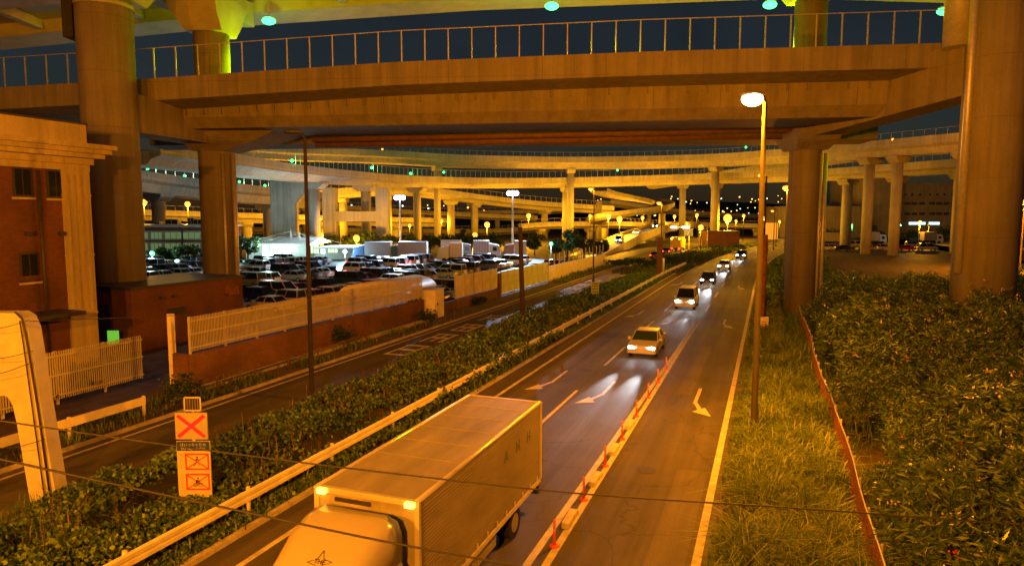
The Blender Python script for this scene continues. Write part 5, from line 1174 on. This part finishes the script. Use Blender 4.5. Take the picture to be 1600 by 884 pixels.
# roof fairing: low smooth wedge, rounded towards the front
b = MB(); rings = []
for x, hw_, zt_ in ((-2.2, .98, 3.02), (-1.9, .97, 3.0), (-1.4, .95, 2.86), (-.95, .9, 2.6), (-.6, .82, 2.38), (-.42, .7, 2.27)): rings.append(cabring(x, hw_, 2.2, zt_, min(.3, (zt_-2.2)*.8)))
b.loft(rings, smooth=True); fair = b.build('roof_fairing', M_TRKC, t, local=True)
b = MB(); star = []
for k in range(8):
    a = R(k*45+10); r = .23 if k % 2 == 0 else .085; star.append((-.95-r*math.sin(a)*.85, r*math.cos(a)+.08, 0))
zf = lambda x: float(np.interp(x, [-2.2, -1.9, -1.4, -.95, -.6, -.42], [3.02, 3.0, 2.86, 2.6, 2.38, 2.27]))+.012
for k in range(8): a, c = star[k], star[(k+1) % 8]; b.bar((a[0], a[1], zf(a[0])), (c[0], c[1], zf(c[0])), .009, .005)
b.build('star_emblem', M_DARK, fair, local=True)
text('THE', .12, M_DARK, fair, Matrix.Translation((-.95, .08, zf(-.95)+.004)) @ Matrix.Rotation(R(32), 4, 'Y') @ Matrix.Rotation(R(90), 4, 'Z'), 'lettering', .002)
b = MB(); b.box(-9.7, -.3, -.42, -.3, .55, .85); b.box(-9.7, -.3, .3, .42, .55, .85)
for x in (-9, -7.2, -5.4, -3.6): b.box(x-.05, x+.05, -1.0, 1.0, .85, .95)
b.box(-9.92, -9.8, -1.1, 1.1, .5, .75); b.build('chassis', M_DARK, t, local=True)
for sy in (-1, 1):
    b = MB(); b.box(-6.6, -3.4, sy*1.05-.02, sy*1.05+.02, .45, .85); b.build('side_guard', M_GALV, t, local=True)
    for x, dbl in ((-1.1, 0), (-8.0, 1)):
        b = MB(); y = sy*.92; b.tube([(x, y-(.26 if dbl and sy > 0 else .13), .42), (x, y+(.26 if dbl and sy < 0 else .13), .42)], .42, 24, 0); b.tube([(x, y+sy*.131, .42), (x, y+sy*.137, .42)], .25, 16, 1); b.build('wheel', [M_RUBBER, M_RIM], t, local=True)
    b = MB(); b.box(-9.95, -9.9, sy*.85-.15, sy*.85+.15, .78, .92); b.build('tail_light', M_REDL, t, local=True)

# lorries parked at the far end of the car park
def lorry(x, Y, L, rz, col, label, cabcol=(.6, .6, .6), zb=3.7):
    t = thing('lorry', label, 'truck', (x, Y, 0), rz, 'lorries parked beyond the cars')
    b = MB(); b.box(-L/2, L/2-2.3, -1.2, 1.2, 1.05, zb); o = b.build('cargo_box', M_PAINTCAR, t, local=True); o.color = (*col, 1)
    c = MB(); 
    for k in range(int(L)): xk = -L/2+.4+k*(L-2.6)/max(1, int(L)); c.box(xk-.03, xk+.03, -1.23, -1.201, 1.1, zb-.08)
    c.box(-L/2, L/2-2.3, -1.235, -1.203, zb-.12, zb); c.build('rib', M_GALV, o, local=True)
    b = MB(); b.loft([[(x_, -1.15, .6), (x_, 1.15, .6), (x_, 1.1, zt_), (x_, -1.1, zt_)] for x_, zt_ in ((L/2-2.15, 3.1), (L/2-.9, 2.9), (L/2-.35, 2.75), (L/2, 1.5))]); o = b.build('cab', M_PAINTCAR, t, local=True); o.color = (*cabcol, 1)
    b = MB(); b.hexa([(L/2-.3, -1.05, 1.65), (L/2-.02, -1.05, 1.6), (L/2-.02, 1.05, 1.6), (L/2-.3, 1.05, 1.65), (L/2-.4, -1.0, 2.65), (L/2-.31, -1.0, 2.62), (L/2-.31, 1.0, 2.62), (L/2-.4, 1.0, 2.65)]); b.box(L/2-1.5, L/2-.7, -1.17, -1.14, 1.6, 2.4); b.build('windscreen', M_GLASSD, o, local=True)
    b = MB(); b.box(-L/2, L/2-.3, -.45, .45, .6, 1.0); b.build('chassis', M_DARK, t, local=True)
    for xw in (-L/2+1.2, -L/2+2.4, L/2-1.3):
        for y in (-1.0, 1.0): b = MB(); b.tube([(xw, y-.15, .48), (xw, y+.15, .48)], .48, 16); b.build('wheel', M_RUBBER, t, local=True)
for px0, px1, py, Y, col, lab, rz, cabc in ((553, 612, 408, 130, (.38, .36, .42), 'grey long box lorry, left of two in line before the trees', math.pi, (.06, .1, .22)), (605, 668, 407, 131, (.42, .4, .44), 'grey long box lorry, right of two in line before the trees', math.pi, (.05, .2, .25)), (684, 723, 409, 126, (.55, .52, .45), 'shorter white box lorry with pale cab, facing left before the trees', math.pi, (.6, .65, .65)), (690, 738, 402, 140, (.65, .5, .35), 'orange lit box lorry in the second line behind the white one', 0, (.5, .45, .4)), (740, 782, 404, 138, (.2, .22, .25), 'dark tanker-coloured lorry left of the right floodlight', 0, (.3, .4, .5)), (786, 822, 404, 136, (.35, .27, .2), 'brown box lorry right of the floodlight footing', math.pi, (.05, .03, .05))):
    a, c = A(px0, py, Y), A(px1, py, Y); lorry((a.x+c.x)/2, Y, c.x-a.x, rz, col, lab, cabc)
for px0, px1, py, Y, col, lab in ((1282, 1325, 386, 205, (.5, .45, .36), 'long pale box lorry behind the yard cars at left'), (1350, 1382, 384, 212, (.5, .42, .32), 'pale box lorry behind the yard cars at middle'), (1440, 1470, 384, 214, (.3, .25, .2), 'brown box lorry behind the yard cars at right')):
    a, c = A(px0, py, Y), A(px1, py, Y); lorry((a.x+c.x)/2, Y, c.x-a.x, 0, col, lab)
# tall lit truck and cars leaving on the side road, cars on the ramp
p = A(1059, 392, 168); t = thing('works_truck', 'yellow lit works truck with red tail lights at the far end of the side road', 'truck', (p.x, p.y, 0), R(68))
b = MB(); b.box(-4, 2.2, -1.2, 1.2, 1.0, 3.5); o = b.build('cargo_box', M_PAINTCAR, t, local=True); o.color = (.75, .5, .05, 1)
b = MB(); b.box(2.4, 4.2, -1.15, 1.15, .6, 2.9); o = b.build('cab', M_PAINTCAR, t, local=True); o.color = (.7, .6, .2, 1)
for sy in (-1, 1):
    b = MB(); b.box(-4.06, -4.0, sy*.9-.2, sy*.9+.2, .7, .95); b.build('tail_light', M_TAIL, t, local=True)
    b = MB(); b.box(-4.06, -4.0, sy*.9-.18, sy*.9+.18, 3.0, 3.3); b.build('beacon', emit('amber_beacon', (1, .5, .03), 8), t, local=True)
    for x in (-2.8, 3.2): b = MB(); b.tube([(x, sy-.15, .48), (x, sy+.15, .48)], .48, 14); b.build('wheel', M_RUBBER, t, local=True)
b = MB(); b.box(-3.9, 4, -.4, .4, .6, 1.0); b.build('chassis', M_DARK, t, local=True)
lit_car('sedan', 138, -21.2, 'dark red', (.2, .02, .02), 'dark red saloon with red tail lights leaving on the side road', True, W(140, -21.3), math.pi/2-AL)
lit_car('hatch', 118, -21.2, 'black', (.03, .03, .03), 'black hatchback with red tail lights, nearest one on the side road', True, W(157, -21.3), math.pi/2-AL)
# ramp
RC = [(918, 405, 133), (945, 396, 148), (975, 380, 172), (1005, 364, 200), (1040, 352, 235), (1075, 346.5, 275), (1120, 346, 330), (1180, 346, 400)]
t = thing('entrance_ramp', 'curved concrete ramp with white headlights rising left of the side road', 'ramp', V(*RC[2]))
P_, N_ = smooth_path([V(*q) for q in RC], 5), None; N_ = frame_along(P_); b = MB()
prof = [(0, .9), (0, -1.4), (.6, -2.0), (6.4, -2.0), (7, -1.4), (7, .9), (6.75, .9), (6.7, 0), (.3, 0), (.25, .9)]
b.loft([[(p[0]+n[0]*u, p[1]+n[1]*u, max(p[2]-.9+h, -.2) if h < 0 else p[2]-.9+h) for u, h in prof] for p, n in zip(P_, N_)]); b.build('deck', M_CONC_S, t)
for i in range(14, len(P_), 6):
    p, n = P_[i], N_[i]
    if p[2] > 3: pier(t, p[0]+n[0]*3.5, p[1]+n[1]*3.5, p[2]-2.85, 1.6)
for k, (i, kind, cn, cc) in enumerate(((7, 'sedan', 'white', (.7, .7, .7)), (12, 'van', 'silver', (.4, .4, .42)), (16, 'hatch', 'white', (.7, .7, .7)), (20, 'suv', 'grey', (.1, .1, .1)))):
    p, n = P_[i], N_[i]; d = P_[i]-P_[i+1]; lc = Vector((p[0]+n[0]*3.2, p[1]+n[1]*3.2, p[2]-.88))
    o = lit_car(kind, 0, 0, cn, cc, f'{cn} {KN[kind]} with headlights on the curved ramp, {ORD[k]} from its lower end', False, lc, math.atan2(d[1], d[0]), power=900)
    o.rotation_euler = (0, -math.atan2(d[2], math.hypot(d[0], d[1])), math.atan2(d[1], d[0]))

# ================================================================== PLANTS
def stuff(name, me, label, cat):
    o = bpy.data.objects.new(name, me); COL.objects.link(o); return tag(o, label, cat, kind='stuff')
rg = np.random.default_rng(3)
# vine-covered thicket in the median
def medh(s, t_):
    cover = 0.0
    if 17.5 < s < 47: cover = min(1, max(0, .8+1.6*nz2(s, 3.3, .45, 5)))*min(1, (s-17.5)/3, (47-s)/3)
    u = (t_+18.9)/(5.15+.75*cover)
    if abs(s-14.0) < 2.2 and -16.6 < t_ < -13.9: return .3
    prof_ = max(0.0, math.sin(math.pi*min(1, max(0, u))))**.4
    base_ = 1.3 if s < 58 else max(.35, 1.3-(s-58)*.025)
    if t_ > -14.7 and cover > .05: return cover*(.8+.5*nz2(s, t_, .9, 4))
    return max(.08, prof_*base_*(.72+.6*nz2(s, t_, .33)+.5*nz2(s, t_, 1.1, 2)))
n = 95000; s_ = 6+112*rg.random(n)**1.75; t_ = -18.85+5.75*rg.random(n)
keep = []
P = np.zeros((n, 3))
for i in range(n):
    h = medh(s_[i], t_[i]); z = h*(.35+.65*rg.random()**.45); p = RP(s_[i], t_[i]) if s_[i] > 85 else W(s_[i], t_[i]); P[i] = (p.x, p.y, z+.02)
sz = .125+.09*np.clip((s_-15)/60, 0, 1)
stuff('vine_thicket', leaves_mesh('vine_thicket', P, sz, sz*.85, M_LEAF_V, 5, .25), 'dense leafy vines smothering the median between the two roads', 'vines')
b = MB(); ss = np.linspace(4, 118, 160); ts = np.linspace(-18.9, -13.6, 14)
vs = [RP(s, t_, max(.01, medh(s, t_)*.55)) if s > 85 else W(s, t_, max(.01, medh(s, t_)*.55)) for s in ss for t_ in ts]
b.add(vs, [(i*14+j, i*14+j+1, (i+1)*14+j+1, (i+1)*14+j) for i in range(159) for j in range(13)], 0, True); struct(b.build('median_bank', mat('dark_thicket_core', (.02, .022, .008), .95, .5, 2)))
ns = 2600; a_ = 7+80*rg.random(ns)**1.6; c_ = -18.4+4.6*rg.random(ns); Pz = np.array([tuple(W(x, y, max(.05, medh(x, y)*.75))) for x, y in zip(a_, c_)])
kz = np.array([nz2(x, y, .25, 9) for x, y in zip(a_, c_)]); Pz = Pz[kz > -.05]
stuff('dry_stalks', blades_mesh('dry_stalks', Pz, .75, .018, leafm('dry_stalk_fibre', (.10, .06, .025), (.18, .11, .045), (.30, .22, .10), .7), 31, .35), 'dry brown weed stalks poking out of the vines in the median', 'weeds')
# verge grass at the right of the main road, longer tufts near
n = 80000; s_ = 5+80*rg.random(n)**1.6; t_ = -1.15+3.75*rg.random(n)**.9
cl = np.array([nz2(a, c, .55) for a, c in zip(s_, t_)]); kp = rg.random(n) < np.clip(.62+1.1*cl, .12, 1); s_, t_, cl = s_[kp], t_[kp], cl[kp]
edge = np.clip((t_+1.15)/.9, .25, 1); P = np.array([tuple(W(a, c, 0)) for a, c in zip(s_, t_)])
stuff('verge_grass', blades_mesh('verge_grass', P, (.78*edge*(1+.6*cl)), .024+.03*np.clip((s_-15)/50, 0, 1), M_GRASS, 9, .75), 'tall yellow-tipped grass filling the verge beside the right lane', 'grass')
nt_ = 1500; a_ = 5+62*rg.random(nt_)**1.5; c_ = -.55+2.9*rg.random(nt_); TP, TD = [], []
for x, y in zip(a_, c_):
    if nz2(x, y, .5, 3) < -.12: continue
    o_ = W(x, y, 0); k_ = int(18+22*rg.random()); r_ = .12+.1*rg.random()
    TP += [(o_.x+r_*rg.normal()*.6, o_.y+r_*rg.normal()*.6, 0) for _ in range(k_)]
stuff('grass_tufts', blades_mesh('grass_tufts', np.array(TP), 1.05, .026, leafm('tuft_blades', (.06, .11, .018), (.14, .22, .045), (.33, .39, .12), .45), 33, 1.0), 'arching pale-tipped grass tufts standing out of the right verge', 'grass')
# seed-head weeds and grass on the median bank's near end, far verge, ramp foot and far green
def patch(name, label, n, s0, s1, t0, t1, h, seed, f=W, m=M_GRASS, w=.03, lean=.6):
    g_ = np.random.default_rng(seed); a = s0+(s1-s0)*g_.random(n); c = t0+(t1-t0)*g_.random(n); P = np.array([tuple(f(x, y, 0)) for x, y in zip(a, c)])
    k = np.array([nz2(x, y, .4, seed) for x, y in zip(a, c)]); q = g_.random(n) < np.clip(.5+1.3*k, .03, 1)
    stuff(name, blades_mesh(name, P[q], h*(1+.6*k[q]), w, m, seed, lean), label, 'grass')
patch('weeds', 'dry weeds on the far verge below the brick wall', 9000, 8, 50, -26.6, -23.9, .3, 21)
patch('weeds', 'long grass at the foot of the cream pylon', 7000, 7, 14.5, -19.2, -16.8, .75, 22, w=.02, lean=.8)
patch('weeds', 'weeds between the guardrail and the kerb of the main road', 7000, 6, 80, -13.9, -12.95, .35, 23, RP)
M_GREENG = leafm('lamp_green_grass', (.03, .06, .01), (.05, .09, .015), (.08, .11, .03))
patch('weeds', 'shaded weeds between the mesh fence and the oleanders', 9000, 8, 66, 2.75, 5.2, .5, 27, W)
patch('meadow_grass', 'short green grass on the far triangle between the roads', 22000, 100, 225, -22, -12.2, .5, 24, RP, M_GREENG, .12, .5)
patch('weeds', 'weeds along the foot of the barrier by the side road', 5000, 84, 135, -26.4, -23.9, .5, 25, W, w=.07)
patch('weeds', 'rough grass on the verge beyond the nearest lamp', 16000, 55, 150, -.9, 9, .7, 26, RP, w=.08)
def gnd(name, t0, t1, s0, s1): strip(name, t0, t1, s0, s1, -.03, mat('dark_turf', (.03, .04, .012), .95, .4, .6), RP)
gnd('verge_ground', -.9, 9, 40, 200); gnd('median_ground', -18.8, -13.2, -20, 120); gnd('meadow_ground', -18.5, -12.95, 120, 240)
# oleander bushes: four builds, each copied with its flowers
def bush_mesh(seed, rx, h, n, L, m, Wk=.17):
    """bush of leafy shoots: every shoot tip carries a whorl of leaves"""
    g_ = np.random.default_rng(seed); P, D = [], []; lobes = [(g_.normal(size=2)*rx*.42, .5+.5*g_.random()) for _ in range(10)]
    per = 13; ns = n//per
    for _ in range(ns):
        c, k = lobes[g_.integers(len(lobes))]; v = g_.normal(size=3); v /= np.linalg.norm(v); v[2] = abs(v[2])*.9+.05*g_.normal()
        r = rx*.6*(.7+.42*g_.random()); tip = np.array([c[0]+v[0]*r, c[1]+v[1]*r, h*k*.42+v[2]*h*k*.58]); tip[2] = max(.2, tip[2])
        ax = np.array([v[0]*.7, v[1]*.7, .75+.3*v[2]]); ax /= np.linalg.norm(ax)
        for q in range(per):
            back = g_.random()**1.3*.32; d = g_.normal(size=3); d -= ax*(d@ax); d /= np.linalg.norm(d)+1e-6
            P.append(tip-ax*back); D.append((d*.9+ax*(.55-1.1*back))*3)
    P = np.array(P); return leaves_mesh('oleander_bush', P, np.full(len(P), L), np.full(len(P), L*Wk), m, seed, 0, np.array(D)), lobes
protos = []
for k in range(4):
    me, lobes = bush_mesh(40+k, 1.7, 3.1, 5600, .27, M_LEAF_O, .19)
    g_ = np.random.default_rng(60+k); F = []
    for _ in range(14 if k < 2 else 5):
        c, kk = lobes[g_.integers(len(lobes))]; v = g_.normal(size=3); v /= np.linalg.norm(v); v[2] = abs(v[2])*.8+.25; cpt = np.array([c[0]+v[0]*1.1, c[1]+v[1]*1.1, 3.1*kk*.42+v[2]*3.1*kk*.56])
        for _ in range(9): F.append(cpt+g_.normal(size=3)*.07)
    fm = leaves_mesh('flowers', np.array(F), np.full(len(F), .065), np.full(len(F), .055), [M_FLOW, M_FLOW, M_FLOWR, M_FLOW][k], 70+k, .5)
    b = MB()
    for _ in range(12):
        a = g_.random()*6.28; r = .9*g_.random(); b.tube([(.25*math.cos(a), .25*math.sin(a), -.05), (r*.6*math.cos(a), r*.6*math.sin(a), 1.0), (r*1.3*math.cos(a), r*1.3*math.sin(a), 2.1)], [.035, .028, .012], 5)
    protos.append((me, fm, b.mesh('stems', M_BARK)))
spots = []
r2 = random.Random(11); s = 8.5
while s < 78:
    tt = 4.85+r2.uniform(-.2, .3)+(.9 if s > 60 else 0); 
    while tt < 30:
        p = W(s+r2.uniform(-.6, .6), tt+r2.uniform(-.4, .4)); pxx = 800+FPX*p.x/p.y
        clear = all(math.hypot(p.x-q.x, p.y-q.y) > 2.15 for q in (FR, RR))
        if pxx < 1750 and p.y < 62 and clear: spots.append(p)
        tt += r2.uniform(2.2, 3.0)
    s += 2.7
spots.sort(key=lambda p: p.y); sc_side = {}
for i, p in enumerate(spots):
    k = [0, 1, 3, 2, 1, 0, 3][i % 7]; me, fm, sm_ = protos[k]; o = bpy.data.objects.new('oleander_bush', me); COL.objects.link(o)
    S_, T_ = STof(p); hgt = 1.0 if p.y < 27 else 1.12 if p.y < 34 else 1.32
    o.location = (p.x, p.y, -.05); f = r2.uniform(.58, 1.2)*hgt; o.scale = (f/hgt*r2.uniform(.95, 1.15), f/hgt*r2.uniform(.95, 1.15), f); o.rotation_euler = (0, 0, r2.uniform(0, 6.28))
    kindf = ['with creamy flowers', 'with pale flowers', 'with red flowers', 'with sparse flowers'][k]
    rowi = int((S_-7.15)/2.7); posi = sc_side.setdefault(rowi, 0); sc_side[rowi] += 1
    tag(o, f'oleander {kindf}, {ORD[posi]} from the fence in the {ORD[min(38, rowi)]} row', 'bush', 'oleander bushes right of the mesh fence')
    for nm, mm in (('flowers', fm), ('stems', sm_)): c = bpy.data.objects.new(nm, mm); COL.objects.link(c); c.parent = o; c['kind'] = 'stuff'
print('bushes', len(spots))
# shrubs at the far verge and rail ends
def shrub(label, p, r, h, seed, m=M_LEAF_T, n=1500, L=.13, name='shrub', grp=None):
    me, _ = bush_mesh(seed, r, h, n, L, m, .55); o = bpy.data.objects.new(name, me); COL.objects.link(o); o.location = p; tag(o, label, 'shrub', grp)
shrub('small dark shrub at the end of the short cream guardrail', W(23.6, -25.2), .9, 1.5, 81)
shrub('leafy creeper bush behind the shorter white picket fence', W(20, -30.6), 1.0, 1.9, 82)
shrub('second creeper bush behind the shorter white picket fence, nearer the gate post', W(23.3, -30.7), 1.0, 1.8, 83)
shrub('dark weed bush before the brick wall, left of the cabinet', W(48.8, -25.6), .8, 1.3, 84)
shrub('tall weed clump on the brick wall foot, right of the unlit lamp post', W(38, -26.1), .6, 1.5, 85)
shrub('small dark shrub at the foot of the cream panel fence', W(61, -26.2), .6, .8, 86)
for i, (s, tt, r_, h) in enumerate([(62, 1.6, 1.5, 2.2), (70, 2.5, 1.8, 2.8), (80, 2.6, 2.0, 3.0), (92, 3.0, 2.2, 3.2), (106, 4.0, 2.5, 3.4), (124, 5.2, 3.0, 3.6), (146, 5, 3, 3.4)]):
    shrub('dark bush on the verge beyond the nearest lamp, %s going into the distance' % ORD[i], RP(s, tt), r_, h, 90+i, M_LEAF_T, 1800, .22, 'verge_bush', 'dark bushes on the verge beyond the nearest lamp')
for i, (px, py, Y, r_, h) in enumerate([(1120, 394, 165, 2.2, 2.0), (1046, 408, 125, 2.4, 1.8), (1000, 412, 120, 2.0, 1.4), (965, 420, 118, 1.8, 1.2), (1150, 386, 180, 2.2, 1.8)]):
    p = A(px, py, Y); shrub('round bush on the far green between the roads, %s' % ['below the brown shed', 'in front of the works truck', 'left of the works truck', 'beside the kiosk post', 'near the far bend'][i], (p.x, Y, -.03), r_, h, 110+i, M_LEAF_T, 1300, .25, 'meadow_bush', 'bushes on the far green')
# trees
def tree(label, p, h, r, seed, n=2600, L=.38, grp=None, m=M_LEAF_T):
    g_ = np.random.default_rng(seed); t = thing('tree', label, 'tree', p, 0, grp); p = Vector(p)
    b = MB(); b.tube([(0, 0, -.1), (.1, 0, h*.3), (.05, .1, h*.75)], [h*.035, h*.026, h*.008], 8)
    cl = []
    for k in range(9):
        a = g_.random()*6.28; rr = r*(.25+.6*g_.random()); z = h*(.42+.48*g_.random()); cl.append((rr*math.cos(a), rr*math.sin(a), z, r*(.3+.25*g_.random()))); b.tube([(.08, 0, h*(.25+.2*g_.random())), (rr*.5*math.cos(a), rr*.5*math.sin(a), z*.85), (rr*math.cos(a), rr*math.sin(a), z)], [h*.014, h*.009, h*.003], 5)
    b.build('trunk', M_BARK, t, local=True); P = []
    for _ in range(n):
        x, y, z, q = cl[g_.integers(9)]; v = g_.normal(size=3); v /= np.linalg.norm(v); P.append((x+v[0]*q*(.5+.5*g_.random()), y+v[1]*q*(.5+.5*g_.random()), z+v[2]*q*.75*(.5+.5*g_.random())))
    o = bpy.data.objects.new('crown', leaves_mesh('crown', np.array(P), np.full(n, L), np.full(n, L*.6), m, seed, .1)); COL.objects.link(o); o.parent = t
for i, (px, pyb, pyt, Y, rw, lab) in enumerate([(387, 404, 362, 124, 20, 'beside the left rear column, before the service building'), (290, 410, 381, 116, 22, 'in front of the brick office windows'), (262, 412, 388, 118, 14, 'left one before the brick office'), (212, 412, 384, 120, 12, 'behind the thick left column edge'),
    (548, 385, 364, 158, 18, 'right of the service building'), (578, 384, 362, 160, 18, 'left of the left floodlight'), (648, 384, 366, 158, 18, 'right of the left floodlight'), (672, 383, 368, 160, 16, 'above the white box lorry'), (700, 382, 367, 165, 18, 'left of the low junction lamp'), (725, 382, 358, 168, 16, 'pale lit one between two junction lamps'), (772, 382, 366, 166, 18, 'left of the right floodlight mast'), (835, 390, 366, 150, 16, 'right of the wooden pole'),
    (886, 392, 357, 132, 20, 'tallest of the dark ones before the barrier'), (912, 396, 362, 128, 18, 'by the barrier posts'), (868, 394, 374, 135, 14, 'low one beside the green park lamp'), (938, 396, 376, 138, 14, 'at the foot of the curved ramp'), (518, 384, 366, 160, 14, 'behind the service building wing'), (610, 384, 368, 162, 14, 'behind the two long lorries'), (745, 382, 370, 158, 12, 'behind the dark lorry')]):
    p = A(px, pyb, Y); zt_ = A(px, pyt, Y).z; tree('dark tree '+lab, (p.x, Y, -.02), max(3.0, zt_), rw*Y/FPX, 130+i, 1800, .42, 'dark trees around the car park')
for i, px in enumerate((1288, 1312, 1360, 1420, 1462, 1490, 1585)):
    Y = 235; p = A(px, 372, Y); tree('dark roadside tree before the warehouse, %s from the left' % ORD[i], (p.x, Y, -.02), A(px, 360-(i % 3)*3, Y).z, 3.6, 160+i, 900, .6, 'dark trees before the warehouse')
# far town lights on the hillside
b = MB(); r3 = random.Random(5)
for _ in range(85):
    px = r3.uniform(930, 1250); py = r3.uniform(306, 338); p = A(px, py, 1080 if py < 330 else 900); b.ball(p, r3.uniform(.6, 1.15), 6, 4, 0 if r3.random() < .75 else 1)
for _ in range(40):
    px = r3.uniform(440, 930); py = r3.uniform(318, 345); p = A(px, py, 700); b.ball(p, r3.uniform(.5, 1.0), 6, 4, 0 if r3.random() < .5 else 1)
o = b.build('town_lights', [emit('town_amber', (1, .5, .1), 3), emit('town_white', (.7, 1, .8), 2.5)]); tag(o, 'scattered tiny lights of the town far behind the junction', 'lights', kind='stuff')
